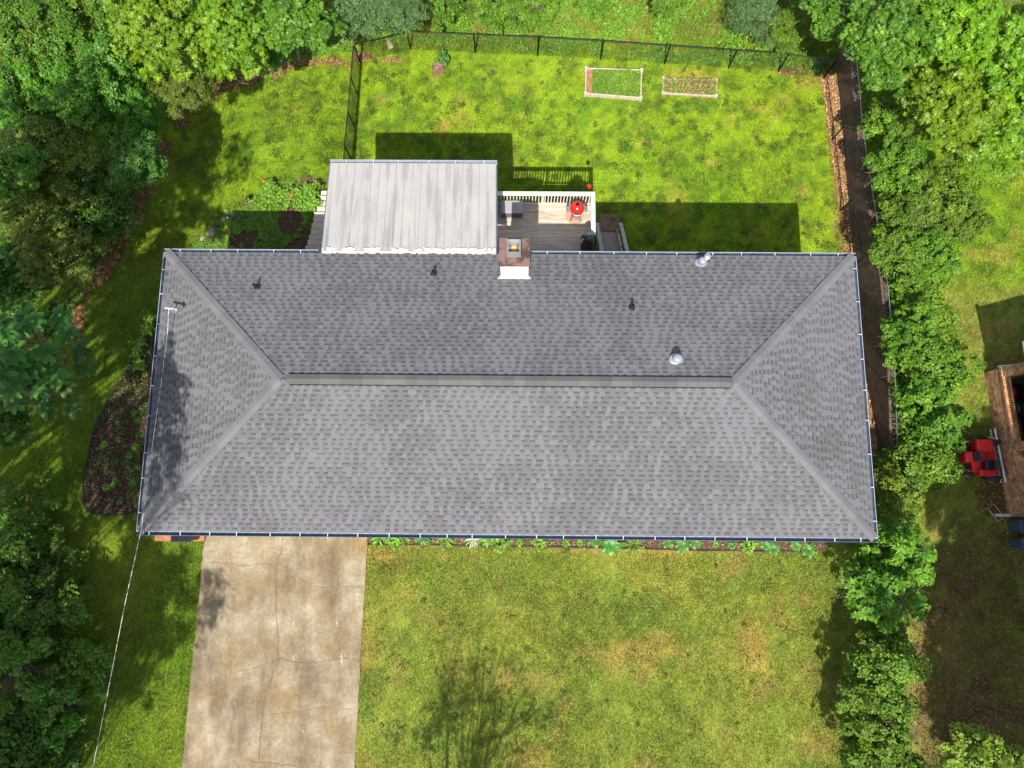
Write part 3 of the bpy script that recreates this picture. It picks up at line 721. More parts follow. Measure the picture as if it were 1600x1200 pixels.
# roof vents
for px, py in ((402, 449), (678, 428), (987, 481)):
    p = onroof(px, py); mb = MB()
    mb.lathe([(.045, -.05), (.045, .30), (.035, .30), (.035, .1)], p, 12); vp = mb.build('vent_pipe', M['black'], house, smooth=False)
    b = MB(); b.lathe([(.11, -.03), (.10, .04), (.06, .09), (.05, .12)], p, 14); b.build('boot', M['black'], vp)
for px, py, r_, h_ in ((1095, 412, .13, .36), (1056, 563, .14, .34)):
    p = onroof(px, py); mb = MB()
    mb.lathe([(r_ * .62, -.05), (r_ * .62, h_ * .6), (r_, h_ * .62), (r_ * 1.02, h_ * .78), (r_ * .8, h_ * .93), (r_ * .35, h_), (.01, h_ * 1.01)], p, 20); dv = mb.build('dome_vent', M['grey_plastic'], house, smooth=True)
    b = MB(); b.lathe([(r_ * 1.5, -.02), (r_ * 1.45, .035), (r_ * .7, .06), (r_ * .65, .10)], p, 18); b.build('base', M['galv'], dv)
    if h_ > .35:
        b = MB(); b.lathe([(.07, -.05), (.07, .30), (.10, .32), (.10, .38), (.03, .42)], p + Vector((.12, .10, .02)), 14); b.build('pipe_cap', M['galv'], dv)
# service mast with its cross arm
p = onroof(274, 488); mb = MB()
mb.tube([p + Vector((0, 0, -.1)), p + Vector((0, 0, .42))], .03, 10)
mb.tube([p + Vector((-.14, .02, .40)), p + Vector((.28, -.02, .44))], .028, 8)
mast = mb.build('service_mast', M['alu'], house)
mb = MB(); mb.lathe([(.05, 0), (.07, .05), (.055, .12), (.02, .15)], p + Vector((.26, -.05, .42)), 10); mb.build('weatherhead', M['galv'], mast)
MASTTOP = p + Vector((-.02, 0, .40))

# porch roof (on the house) with seamed membrane
PA = [Vector(G(505, 397, ZE + .10)), Vector(G(776, 400, ZE + .10)), Vector((-.4586, 7.692, E - .493)), Vector((-5.9515, 7.692, E - .493))]
PA[0].y = PA[1].y = W2 + .03; PA[0].x = -5.90; PA[1].x = -.40
nx_, ny_ = 220, 24; vs = []; r2 = random.Random(8)
seams = [i / 20 for i in range(21)]; wr = [(r2.uniform(0, 1), r2.uniform(.006, .016), r2.uniform(-.03, .03), r2.uniform(.025, .05)) for _ in range(26)]
for j in range(ny_ + 1):
    v = j / ny_; l = PA[0].lerp(PA[3], v); r = PA[1].lerp(PA[2], v)
    for i in range(nx_ + 1):
        u = i / nx_; p = l.lerp(r, u); h = 0
        for c, wd, sl, am in wr:
            h += am * math.exp(-((u - c - sl * v) / wd) ** 2) * max(0, 1 - v * 1.15) ** .7
        if i % 11 == 0: h += .012
        vs.append((p.x, p.y, p.z + h))
fs = [(j * (nx_ + 1) + i, j * (nx_ + 1) + i + 1, (j + 1) * (nx_ + 1) + i + 1, (j + 1) * (nx_ + 1) + i) for j in range(ny_) for i in range(nx_)]
mb = MB(); mb.add(vs, fs); pr = mb.build('porch_roof', M['porch'], house)
md = pr.modifiers.new('thick', 'SOLIDIFY'); md.thickness = .06; md.offset = -1
mb = MB()
for i in range(21):
    u = i / 20; a_ = PA[0].lerp(PA[1], u); b_ = PA[3].lerp(PA[2], u)
    if 0 < i < 20: mb.box((-.006, 0, .002), (.006, (b_ - a_).length, .020), M4=Matrix.Translation(a_) @ Vector((0, 1, 0)).rotation_difference(b_ - a_).to_matrix().to_4x4())
mb.build('roof_seam', mat('seam line', (.30, .29, .28), (.24, .23, .22), 5, .7), pr)
mb = MB(); r2 = random.Random(9)
for i in range(74):
    u0 = i / 74; a_ = PA[0].lerp(PA[1], u0); b_ = PA[0].lerp(PA[1], u0 + 1 / 74 * .93); y1 = r2.uniform(.07, .14); y0 = r2.uniform(-.07, -.03)
    mb.add([(a_.x, a_.y + y0, a_.z + .012), (b_.x, b_.y + y0, b_.z + .012), (b_.x, b_.y + y1, b_.z + .03), (a_.x, a_.y + y1, a_.z + .03), (a_.x, a_.y + y0, a_.z - .03), (b_.x, b_.y + y0, b_.z - .03)], [(0, 1, 2, 3), (4, 5, 1, 0)], r2.random())
mb.build('roof_flashing', mat('pale patched flashing', (.62, .58, .53), (.40, .35, .30), 22, .8), pr)
for s_, xx in ((0, -1), (1, 1)):
    a_, b_ = (PA[0], PA[3]) if s_ == 0 else (PA[1], PA[2]); mb = MB()
    o_ = Vector((xx * .045, 0, 0)); mb.add([a_ + Vector((0, 0, -.02)), b_ + Vector((0, 0, -.02)), b_ + o_ + Vector((0, 0, -.02)), a_ + o_ + Vector((0, 0, -.02)), a_ + Vector((0, 0, -.22)), b_ + Vector((0, 0, -.22)), b_ + o_ + Vector((0, 0, -.22)), a_ + o_ + Vector((0, 0, -.22))],
        [(0, 1, 2, 3), (7, 6, 5, 4), (0, 4, 5, 1), (1, 5, 6, 2), (2, 6, 7, 3), (3, 7, 4, 0)]); mb.build('fascia', M['gutter'], pr)
gutter((-5.99, 7.69, E - .49), (-.42, 7.69, E - .49), (0, 1, 0), 6, parent=pr, gm=M['grey_plastic'])
mb = MB(); mb.box((-5.75, 3.9, 2.86), (-.75, 7.35, 4.86)); mb.build('porch_wall', M['siding'], house)
mb = MB()
for x in (-5.65, -3.2, -.85): mb = MB(); mb.box((x - .08, 7.2, -.2), (x + .08, 7.35, 2.84)); mb.build('porch_post', M['white'], house)

# ------------------------------------------------------------------ deck
deck = thing('wooden_deck', (1.2, 5.6, 0), 'raised weathered wood deck with pale railing beside the porch roof', 'deck')
DZ = 2.75; DX0, DX1, DY0, DY1 = -.74, 2.95, 3.92, 7.33
mb = MB(); y = DY0; r2 = random.Random(2)
while y < DY1 - .1:
    mb.box((DX0, y, DZ - .035), (DX1, y + .134, DZ), r2.random()); y += .14
mb.build('floor', M['wood_deck'], deck)
mb = MB()
for x in (DX0 + .1, 1.1, DX1 - .1):
    for yy in (4.6, 7.2): mb = MB(); mb.box((x - .07, yy - .07, -.2), (x + .07, yy + .07, DZ - .2)); mb.build('post', M['tan_wood'], deck)
mb = MB(); mb.box((DX0, DY1 - .14, DZ - .24), (DX1, DY1 - .10, DZ - .036)); mb.box((DX1 - .05, DY0, DZ - .24), (DX1 - .01, DY1 - .14, DZ - .036)); mb.build('joist', M['tan_wood'], deck)
RZ = 3.70
railm = mat('pale railing paint', (.60, .55, .48), (.50, .45, .38), 5, .7)
mb = MB(); mb.box((DX0, DY1 - .15, RZ - .04), (DX1 + .02, DY1, RZ)); mb.box((DX0, DY1 - .10, DZ + .10), (DX1 - .1, DY1 - .05, DZ + .14)); mb.box((DX0, DY1 - .10, RZ - .13), (DX1 - .1, DY1 - .05, RZ - .042))
rail = mb.build('railing', railm, deck, bevel=.004)
x = DX0 + .08
while x < DX1 - .12:
    b = MB(); b.box((x - .019, DY1 - .05, DZ + .02), (x + .019, DY1 - .012, RZ - .042)); b.build('baluster', railm, rail); x += .112
RE = 5.72
mb = MB(); mb.box((DX1 - .13, RE, RZ - .04), (DX1 + .02, DY1 - .152, RZ)); mb.box((DX1 - .08, RE, DZ + .10), (DX1 - .03, DY1 - .152, DZ + .14)); mb.box((DX1 - .08, RE, RZ - .13), (DX1 - .03, DY1 - .152, RZ - .042))
rail2 = mb.build('railing', railm, deck, bevel=.004)
y = RE + .06
while y < DY1 - .2:
    b = MB(); b.box((DX1 - .03, y - .019, DZ + .02), (DX1 + .008, y + .019, RZ - .042)); b.build('baluster', railm, rail2); y += .112
for x, yy in ((DX1 - .055, DY1 - .075), (1.15, DY1 - .09), (DX1 - .06, RE - .05)):
    mb = MB(); mb.box((x - .045, yy - .045, DZ + .002), (x + .045, yy + .045, RZ - .041)); mb.build('rail_post', railm, deck)
# stairs east of the deck, going down to the north
st = thing('garden_stairs', (3.75, 6, 0), 'wooden stairs with side rails climbing from the brown landing east of the deck', 'stairs')
b0 = G(953, 347, .1); X0 = G(945, 350, .6).x; X1 = G(969, 350, .6).x
ytop, ybot = 4.35, 7.15; ns = 13
tm_ = mat('grey weathered tread', (.34, .30, .24), (.24, .21, .17), 8, .85, .2)
for i in range(ns):
    z = .20 + (DZ - .05 - .20) * i / (ns - 1); yb = ybot + (ytop - ybot) * i / (ns - 1); mb = MB()
    mb.box((3.42, yb - .12, z - .035), (4.17, yb + .105, z), r2.random()); mb.build('tread', tm_, st)
for x in (3.36, 4.18):
    m_ = MB(); m_.add([(x, ybot + .2, -.02), (x + .05, ybot + .2, -.02), (x + .05, ytop, DZ - .25), (x, ytop, DZ - .25), (x, ybot + .2, .3), (x + .05, ybot + .2, .3), (x + .05, ytop, DZ + .02), (x, ytop, DZ + .02)],
        [(0, 3, 2, 1), (4, 5, 6, 7), (0, 1, 5, 4), (1, 2, 6, 5), (2, 3, 7, 6), (3, 0, 4, 7)]); m_.build('stringer', M['tan_wood'], st)
grail = mat('grey weathered rail', (.34, .34, .30), (.26, .26, .23), 8, .8)
for x in (3.25, 4.16):
    m_ = MB(); m_.add([(x, ybot + .15, 1.02), (x + .13, ybot + .15, 1.02), (x + .13, ytop, DZ + .9), (x, ytop, DZ + .9), (x, ybot + .15, 1.06), (x + .13, ybot + .15, 1.06), (x + .13, ytop, DZ + .94), (x, ytop, DZ + .94)],
        [(0, 3, 2, 1), (4, 5, 6, 7), (0, 1, 5, 4), (1, 2, 6, 5), (2, 3, 7, 6), (3, 0, 4, 7)]); hr = m_.build('handrail', grail, st)
    for t in (0.02, .35, .68, .98):
        yy = ybot + .1 + (ytop - ybot) * t; zt = 1.02 + (DZ - .12) * t; m_ = MB(); m_.box((x + .03, yy - .045, zt - 1.04), (x + .1, yy + .045, zt + .01)); m_.build('post', grail, hr)
lp = G(953, 347, .06)
mb = MB(); a_ = G(936, 334, .06); b_ = G(968, 362, .06)
for i in range(8): mb.box((a_.x, b_.y + (a_.y - b_.y) * i / 8, 0), (b_.x, b_.y + (a_.y - b_.y) * (i + .94) / 8, .07), rnd.random())
mb.build('landing', M['brown'], st)
# stairs west of the porch
sw = thing('porch_steps', (-6.4, 6, 0), 'weathered plank steps running up beside the west edge of the porch roof', 'stairs')
n_ = 14; STX0 = G(500, 300, 1.5).x; STX1 = G(473, 390, 2.6).x; STY0 = G(500, 300, 1.5).y; STY1 = 4.9
for i in range(n_):
    mb = MB()
    t = i / (n_ - 1); z = 1.42 + (DZ - 1.44) * t; yy = STY0 + (STY1 - STY0) * t; xl = STX0 + (STX1 - STX0) * t
    mb.box((xl + r2.uniform(-.03, .03), yy - .12, z - .04), (-5.80, yy + .09, z), r2.random()); mb.build('tread', M['wood_deck'], sw)
for x in (STX0 + .06, -5.9):
    m_ = MB(); m_.add([(x, STY0, 1.0), (x + .05, STY0, 1.0), (x + .05, 5.0, DZ - .35), (x, 5.0, DZ - .35), (x, STY0, 1.34), (x + .05, STY0, 1.34), (x + .05, 5.0, DZ - .10), (x, 5.0, DZ - .10)],
        [(0, 3, 2, 1), (4, 5, 6, 7), (0, 1, 5, 4), (1, 2, 6, 5), (2, 3, 7, 6), (3, 0, 4, 7)]); m_.build('stringer', M['tan_wood'], sw)
m_ = MB(); m_.box((STX1, 3.95, DZ - .06), (-5.80, 5.0, DZ - .02)); m_.build('landing', M['wood_deck'], sw)

# kamado grill on its round mat
p = G(898, 338, DZ + .01)
mb = MB(); mb.lathe([(.315, 0), (.315, .014), (.30, .018), (0.01, .018)], (p.x, p.y, DZ + .002), 36); tag(mb.build('grill_mat', M['tan_mat'], smooth=False), 'round tan mat on the deck under the red grill', 'mat')
gp = Vector((p.x + .02, p.y - .02, DZ + .022)); gr = thing('kamado_grill', gp, 'glossy red egg-shaped charcoal grill standing in the deck corner', 'grill')
mb = MB(); mb.lathe([(.10, .38), (.17, .42), (.225, .52), (.245, .64), (.25, .70)], gp, 32); mb.build('bowl', M['red'], gr, smooth=True)
mb = MB(); mb.lathe([(.252, .71), (.25, .78), (.225, .87), (.18, .94), (.11, .99), (.06, 1.0)], gp, 32); lid = mb.build('lid', M['red'], gr, smooth=True)
mb = MB(); mb.lathe([(.255, .695), (.262, .70), (.262, .715), (.255, .72)], gp, 32); mb.build('band', M['galv'], gr)
mb = MB(); mb.lathe([(.055, .99), (.06, 1.0), (.06, 1.05), (.045, 1.06), (.045, 1.0)], gp, 16); mb.build('top_vent', M['black_metal'], lid, smooth=False)
mb = MB(); mb.tube([gp + Vector((-.12, -.235, .78)), gp + Vector((-.10, -.30, .80)), gp + Vector((.10, -.30, .80)), gp + Vector((.12, -.235, .78))], .014, 8); mb.build('handle', M['galv'], lid)
for sx in (-1, 1):
    mb = MB(); mb.box((gp.x + sx * .32 - .055, gp.y - .11, gp.z + .66), (gp.x + sx * .32 + .055, gp.y + .11, gp.z + .685)); mb.build('side_shelf', mat('dark slatted shelf', (.10, .09, .09), (.2, .2, .2), 30, .5), gr, bevel=.01)
for k in range(4):
    a = math.pi / 4 + k * math.pi / 2; mb = MB(); mb.tube([gp + Vector((math.cos(a) * .18, math.sin(a) * .18, .56)), gp + Vector((math.cos(a) * .25, math.sin(a) * .25, .03))], .016, 8); mb.build('leg', M['black_metal'], gr)
mb = MB(); mb.box((gp.x - .17, gp.y - .27, gp.z + .40), (gp.x + .17, gp.y - .17, gp.z + .42)); mb.box((gp.x - .15, gp.y - .15, gp.z + .10), (gp.x + .15, gp.y + .15, gp.z + .12)); mb.build('lower_shelf', M['galv'], gr)
# storage box
a_ = G(783, 313, DZ + .45); b_ = G(817, 333, DZ + .45)
bx = thing('storage_box', ((a_.x + b_.x) / 2, (a_.y + b_.y) / 2, DZ), 'low grey storage box with lid on the deck beside the porch roof', 'storage box')
mb = MB(); mb.box((a_.x + .02, b_.y + .02, DZ + .004), (b_.x - .02, a_.y - .02, DZ + .40)); mb.build('body', M['box_dark'], bx, bevel=.012)
mb = MB(); mb.box((a_.x, b_.y, DZ + .402), (b_.x, a_.y, DZ + .45)); mb.build('lid', M['box_grey'], bx, bevel=.012)
# tall covered heater at the south-east deck corner
p = G(917, 392, DZ); ht = thing('patio_heater', (p.x, p.y, DZ), 'tall black covered patio heater with grey mesh top at the deck corner', 'patio heater')
tp = G(922, 365, DZ + 1.15)
mb = MB(); c = Vector((tp.x, tp.y - .05, DZ)); ht.location = c
r2 = random.Random(4); prof = [(.24, .004), (.22, .25), (.16, .6), (.12, .95)]
mb.lathe(prof, c, 24); body = mb.build('cover', M['black'], ht, smooth=True)
mb = MB(); mb.lathe([(.13, .955), (.17, 1.0), (.18, 1.08), (.15, 1.14), (.08, 1.17), (.01, 1.18)], c, 24); mb.build('mesh_top', M['mesh_grey'], ht, smooth=True)
mb = MB(); mb.tube([c + Vector((-.12, -.05, .9)), c + Vector((-.24, .05, .97)), c + Vector((-.26, .03, .75))], .035, 8); mb.build('handle', M['black'], ht, smooth=True)
# hanging feeder
p = G(921, 291, RZ - .05); fd = thing('hanging_feeder', p, 'small red hanging feeder on a hook just outside the deck corner', 'feeder')
mb = MB(); mb.lathe([(.01, -.10), (.06, -.09), (.085, -.03), (.085, .03), (.05, .09), (.015, .11)], p, 16); mb.build('bowl', M['red'], fd, smooth=True)
mb = MB(); mb.tube([(p.x, p.y, p.z + .10), (p.x, p.y, p.z + .28), (p.x + .0, p.y - .12, p.z + .34), (p.x, DY1 - .01, p.z + .2), (p.x, DY1 - .01, p.z - .2)], .007, 6); mb.build('hook', M['black_metal'], fd)

# ------------------------------------------------------------------ chain-link fences
def fence(pts, label, h=1.2, gap=2.4, mesh_step=.11, m=None, posts=None, group=None, wr_=.0028):
    base = Vector((pts[0][0], pts[0][1], float(T(*pts[0]))))
    f = thing('chain_link_fence', base, label, 'fence', group); wires = MB(); rails = MB()
    for (x0, y0), (x1, y1) in zip(pts[:-1], pts[1:]):
        Ln = math.hypot(x1 - x0, y1 - y0); n = max(1, round(Ln / gap))
        P = lambda s, z: Vector((x0 + (x1 - x0) * s / Ln, y0 + (y1 - y0) * s / Ln, float(Tmain(x0 + (x1 - x0) * s / Ln, y0 + (y1 - y0) * s / Ln)) + z))
        for i in range(n + 1):
            q = P(Ln * i / n, 0); pm = MB(); pm.tube([q + Vector((0, 0, -.1)), q + Vector((0, 0, h + .03))], .03, 8); pm.lathe([(.035, 0), (.036, .03), (.01, .05)], q + Vector((0, 0, h + .03)), 8); pm.build('post', M['black_metal'], f)
        rails.tube([P(Ln * i / 12, h) for i in range(13)], .021, 8)
        s = -h
        while s < Ln:
            for sg in (0, 1):
                za, zb = (0.03, h) if sg == 0 else (h, .03)
                s0, s1 = s, s + h
                t0 = max(0, (0 - s0) / h); t1 = min(1, (Ln - s0) / h)
                if t1 - t0 > .03:
                    a_ = P(s0 + h * t0, za + (zb - za) * t0); b_ = P(s0 + h * t1, za + (zb - za) * t1); wires.tube([a_, b_], wr_, 3, cap=False)
            s += mesh_step
    rails.build('top_rail', M['black_metal'], f); wires.build('wire_mesh', M['black_metal'], f)
    return f
fl0 = GT(562, 96); fl1 = GT(549, 250)
fence([(fl0.x, fl0.y), (fl1.x, fl1.y), (fl1.x + .02, fl1.y - 2.6)], 'black chain-link fence running south from the tree to the porch roof', gap=1.55, mesh_step=.06)
fn = [GT(642, 78), GT(743, 83), GT(840, 87), GT(938, 93), GT(1038, 100), GT(1138, 107), GT(1216, 112), GT(1286, 124)]
fence([(fl0.x, fl0.y), (fn[0].x, fn[0].y)] + [(q.x, q.y) for q in fn[1:]], 'black chain-link fence along the far edge of the back lawn', gap=2.6, mesh_step=.09)
fr_ = [GT(1286, 124), GT(1299, 220), GT(1312, 330), GT(1326, 420)]
fence([(q.x, q.y) for q in fr_] + [(11.95, -2.0)], 'black chain-link fence beside the leaf strip east of the back lawn', gap=2.2, mesh_step=.13, wr_=.0022)
cf0 = GT(1362, 715); fence([(11.0, cf0.y), (13.1, cf0.y)], 'short black fence crossing from the house to the hedge', gap=2.1, mesh_step=.1, h=1.0)

# retaining wall of the neighbour's higher yard
rw = thing('retaining_wall', (13.5, 5, 0), 'long dark retaining wall between the leaf strip and the neighbouring hedge', 'wall')
mb = MB(); ys = np.linspace(15.2, -2.6, 60); vs = []
for y in ys:
    x = float(wallx(y)); zt = max(float(Tright(20, y)) + .06, float(Tmain(0, y)) + .06)
    vs += [(x - .13, y, -.3), (x + .10, y, -.3), (x + .10, y, zt), (x - .13, y, zt)]
n = len(ys); fs = []
for i in range(n - 1):
    for k in range(4): fs.append((i * 4 + k, (i + 1) * 4 + k, (i + 1) * 4 + (k + 1) % 4, i * 4 + (k + 1) % 4))
mb.add(vs, fs + [(0, 1, 2, 3), (4 * n - 1, 4 * n - 2, 4 * n - 3, 4 * n - 4)]); mb.build('wall_body', M['concrete_dark'], rw)
mb = MB(); mb.tube([(float(wallx(y)) - .02, y, float(max(Tright(20, y), Tmain(0, y))) + .35) for y in ys[::3]], .014, 6); wf = mb.build('top_wire', M['galv'], rw)
mb = MB()
for y in ys[::6]: mb.tube([(float(wallx(y)) - .02, y, float(Tright(20, y))), (float(wallx(y)) - .02, y, float(max(Tright(20, y), Tmain(0, y))) + .37)], .02, 6)
mb.build('wire_post', M['galv'], wf)

# ------------------------------------------------------------------ raised beds, stump, rocks, boards
def raised(c4, hgt, label, missing=()):
    q = [GT(*p) for p in c4]; cx = sum(p.x for p in q) / 4; cy = sum(p.y for p in q) / 4; z = float(T(cx, cy))
    r = thing('raised_bed', (cx, cy, z), label, 'raised bed', 'raised beds in the back lawn')
    for i in range(4):
        if i in missing: continue
        a_, b_ = q[i], q[(i + 1) % 4]; d = (b_ - a_); L_ = math.hypot(d.x, d.y); M4 = Matrix.Translation((a_.x, a_.y, z)) @ Matrix.Rotation(math.atan2(d.y, d.x), 4, 'Z')
        m_ = MB(); m_.box((-.022, -.022, -.05), (L_ - .03, .022, hgt), M4=M4); m_.build('board', M['tan_wood'], r, bevel=.005)
        m_ = MB(); m_.box((-.06, -.06, -.05), (.06, .06, hgt + .03), M4=Matrix.Translation((a_.x, a_.y, z))); m_.build('corner_post', M['tan_wood'], r)
    m_ = MB(); m_.prism([(p.x, p.y) for p in q[::-1]], z - .02, z + hgt - .08); m_.build('bed_soil', M['straw'], r)
    return q, z + hgt - .12
rb1 = raised([(915, 111), (1001, 114), (1000, 157), (914, 150)], .22, 'larger wooden raised bed filled with green growth')
rb2 = raised([(1036, 124), (1118, 128), (1118, 152), (1035, 147)], .12, 'smaller wooden raised bed with bare brown leaf cover')
p = GT(684, 110); mb = MB(); r2 = random.Random(6); vs = []; n = 16
for r_, z in ((.30, -.05), (.25, .06), (.21, .18), (.19, .28), (.10, .25), (.01, .29)):
    for k in range(n):
        a = 2 * math.pi * k / n; q = r_ * (1 + .25 * math.sin(3 * a + 1) + r2.uniform(-.1, .1)); vs.append((p.x + q * math.cos(a), p.y + q * math.sin(a), p.z + z))
mb.add(vs, [(i * n + k, i * n + (k + 1) % n, (i + 1) * n + (k + 1) % n, (i + 1) * n + k) for i in range(5) for k in range(n)])
tag(mb.build('tree_stump', M['brown']), 'ragged brown tree stump on the back lawn near the far fence', 'stump')
def rock(px, py, r_, name, label, cat, group=None, m='stone', flat=.45, sq=1.0, dz=0):
    p = GT(px, py); mb = MB(); rg = random.Random(int(px * 7 + py)); vs = []; n = 12; ph = rg.uniform(0, 6)
    for k_, (q, z) in enumerate(((.8, -.3), (1, .1), (.96, .6), (.7, .95), (.02, 1.0))):
        for k in range(n):
            a = 2 * math.pi * k / n; s = r_ * q * (1 + .16 * math.sin(2 * a + ph) + .10 * math.sin(5 * a + ph) + rg.uniform(-.04, .04)); vs.append((p.x + s * math.cos(a), p.y + s * math.sin(a) * sq, p.z + dz + r_ * flat * z))
    mb.add(vs, [(i * n + k, i * n + (k + 1) % n, (i + 1) * n + (k + 1) % n, (i + 1) * n + k) for i in range(4) for k in range(n)])
    return tag(mb.build(name, M[m]), label, cat, group)
rock(1238, 68, .17, 'rock', 'round pale rock beyond the far fence near the tall tree', 'rock', m='tan_wood')
for i, (x, y, s_) in enumerate(((396, 318, .17), (384, 326, .14), (364, 337, .17), (354, 345, .19), (338, 358, .15), (331, 364, .20), (318, 374, .13))):
    rock(x, y, s_, 'edging_stone', 'flat grey edging stone by the back garden bed, %s from the top' % ['first', 'second', 'third', 'fourth', 'fifth', 'sixth', 'seventh'][i], 'stone', 'stones edging the garden bed', flat=.35)
for x, y, w_ in ((391, 313, 'uppermost'), (359, 342, 'middle'), (341, 356, 'lowest')):
    p = GT(x, y); mb = MB(); mb.lathe([(.03, 0), (.03, .18), (.09, .19), (.09, .23), (.02, .28)], p, 12); tag(mb.build('path_light', M['black_metal']), w_ + ' of three small black path lights among the edging stones', 'garden light', 'path lights by the garden bed')
p = GT(608, 66); mb = MB(); mb.box((-.10, -.35, .02), (.10, .35, .10), M4=Matrix.Translation((p.x, p.y, p.z)) @ Matrix.Rotation(.35, 4, 'Z')); tag(mb.build('timber_board', M['tan_wood'], bevel=.01), 'short tan board lying under the grey-green tree', 'board')

ORD = ['first', 'second', 'third', 'fourth', 'fifth', 'sixth', 'seventh', 'eighth', 'ninth', 'tenth', 'eleventh', 'twelfth']
# bed edging strips
def strip(px, dz, r_, m, label):
    pts = [GT(*q) for q in px]; P = []
    for a_, b_ in zip(pts[:-1], pts[1:]):
        for j in range(5): q = a_.lerp(b_, j / 5); P.append((q.x + rnd.uniform(-.012, .012), q.y + rnd.uniform(-.012, .012), float(T(q.x, q.y)) + dz))
    mb = MB(); mb.tube(P, r_, 6); return tag(mb.build('bed_edging', m, smooth=True), label, 'edging')
strip([(210,560),(196,585),(168,630),(150,665),(140,705),(131,750),(131,785),(139,800),(165,804),(222,802)], .05, .035, M['black'], 'curved black plastic edging round the mulch bed west of the house')
strip([(574,850),(700,852),(800,854),(900,855),(1000,857),(1100,860),(1200,861),(1290,860)], .05, .025, M['black'], 'straight dark edging along the front flower bed')

# brick planter and bin at the front left corner
a_ = GT(246, 838); b_ = GT(324, 846)
pl = thing('brick_planter', ((a_.x + b_.x) / 2, -4.9, 2.35), 'low brick ledge under the front gutter beside the driveway', 'planter')
mb = MB(); mb.box((a_.x, GT(280, 845).y, 2.30), (b_.x - .05, -4.1, 2.50)); mb.build('brick_base', mat('red brick paving', (.42, .17, .08), (.24, .10, .055), 9, .9, .5), pl)
p = G(282, 832, 3.45)
bn = thing('wheeled_bin', (p.x, p.y, 2.5), 'black wheeled rubbish bin tucked under the front gutter', 'bin')
mb = MB(); vs = [(p.x + a * r, p.y + b * r + .0, z) for z, r in ((2.52, .24), (3.38, .29)) for a, b in ((-1, -1), (1, -1), (1, 1), (-1, 1))]
mb.add(vs, [(3, 2, 1, 0), (4, 5, 6, 7), (0, 1, 5, 4), (1, 2, 6, 5), (2, 3, 7, 6), (3, 0, 4, 7)]); mb.build('body', M['bin_black'], bn, bevel=.03)
mb = MB(); mb.box((p.x - .31, p.y - .32, 3.385), (p.x + .31, p.y + .30, 3.45)); mb.build('lid', M['bin_black'], bn, bevel=.03)
for sx in (-1, 1):
    mb = MB(); mb.lathe([(.10, -.02), (.10, .02)], (p.x + sx * .24, p.y + .26, 2.61), 14, ax=(1, 0, 0)); mb.build('wheel', M['tyre'], bn)

# service cable
def cable(pts, r_, label, m):
    P = []
    for a_, b_ in zip(pts[:-1], pts[1:]):
        for j in range(10): P.append(Vector(a_).lerp(Vector(b_), j / 10))
    P.append(Vector(pts[-1])); mb = MB(); mb.tube(P, r_, 6); return tag(mb.build('service_cable', m, smooth=True), label, 'cable')
e0 = G(221, 826, ZE + .25); e1 = G(196, 940, ZE + .35); e2 = G(157, 1140, ZE + .7); e3 = G(143, 1210, ZE + .95)
cable([MASTTOP, onroof(268, 520) + Vector((0, 0, .25)), onroof(258, 600) + Vector((0, 0, .25)), onroof(240, 720) + Vector((0, 0, .2)), e0, e1, e2, e3, e3 + (e3 - e2) * 2], .009, 'pale service cable running over the roof corner and out past the lawn', M['wire'])
g0 = G(201, 978, ZE - .6); g1 = G(168, 1140, ZE - .3)
cable([G(212, 900, ZE - .75), g0, g1, g1 + (g1 - g0)], .007, 'thin dark cable hanging beside the pale service cable', M['black'])

# ------------------------------------------------------------------ neighbour's carport
nb0 = GT(1537, 583); nb1 = GT(1573, 803); dN = Vector((nb1.x - nb0.x, nb1.y - nb0.y, 0)); NL = dN.length
NM = Matrix.Translation((nb0.x, nb0.y, float(T(nb0.x, nb0.y)))) @ Matrix.Rotation(math.atan2(dN.y, dN.x), 4, 'Z')   # local x runs south along the wall, local y runs east
nh = thing('neighbour_carport', NM.translation, 'brick carport at the edge of the neighbouring house', 'carport')
def nbox(mb, lo, hi): return mb.box(lo, hi, M4=NM)
WH = .95
mb = MB(); nbox(mb, (0, 0, -.4), (NL, .24, WH - .09)); nbox(mb, (.0, .24, -.4), (.24, 4.0, WH - .09)); mb.build('brick_wall', M['brick'], nh)
mb = MB(); r2 = random.Random(12); x = -.02
while x < NL: nbox(mb, (x, -.02, WH - .088), (x + .072, .26, WH + r2.uniform(-.004, .004))); x += .082
mb.build('brick_coping', M['brick'], nh)
for q0, q1, q2 in ((.02, .32, .34), (NL * .55 - .15, NL * .55 + .15, .26), (NL - .3, NL, .32)): mb = MB(); nbox(mb, (q0, .02, WH + .006), (q1, q2, 2.35)); mb.build('brick_pier', M['brick'], nh)
mb = MB(); nbox(mb, (.25, .25, -.3), (NL + 3, 6, .02)); mb.build('slab', M['asphalt_floor'], nh)
mb = MB(); o0 = .05
v8 = [NM @ Vector(q) for q in ((-.5, o0, 2.42), (NL + 4, o0, 2.42), (NL + 4, 4, 3.5), (-.5, 4, 3.5), (NL + 4, 9, 2.42), (-.5, 9, 2.42), (-.5, o0, 2.36), (NL + 4, o0, 2.36), (NL + 4, 9, 2.36), (-.5, 9, 2.36))]
mb.add(v8, [(0, 1, 2, 3), (3, 2, 4, 5), (6, 9, 8, 7), (0, 6, 7, 1), (0, 3, 5, 9, 6), (1, 7, 8, 4, 2), (5, 4, 8, 9)]); nroof = mb.build('roof', M['nroof'], nh)
mb = MB(); nbox(mb, (-.6, o0 - .14, 2.26), (NL + 4, o0 - .01, 2.40)); mb.build('gutter', M['white'], nh)
mb = MB(); mb.tube([NM @ Vector(q) for q in ((-.06, .0, .80), (-.07, .55, .92), (-.10, 1.1, 1.3), (-.35, .9, 1.8), (-.5, .1, 2.25))], .045, 8); mb.build('downspout', M['white'], nh)
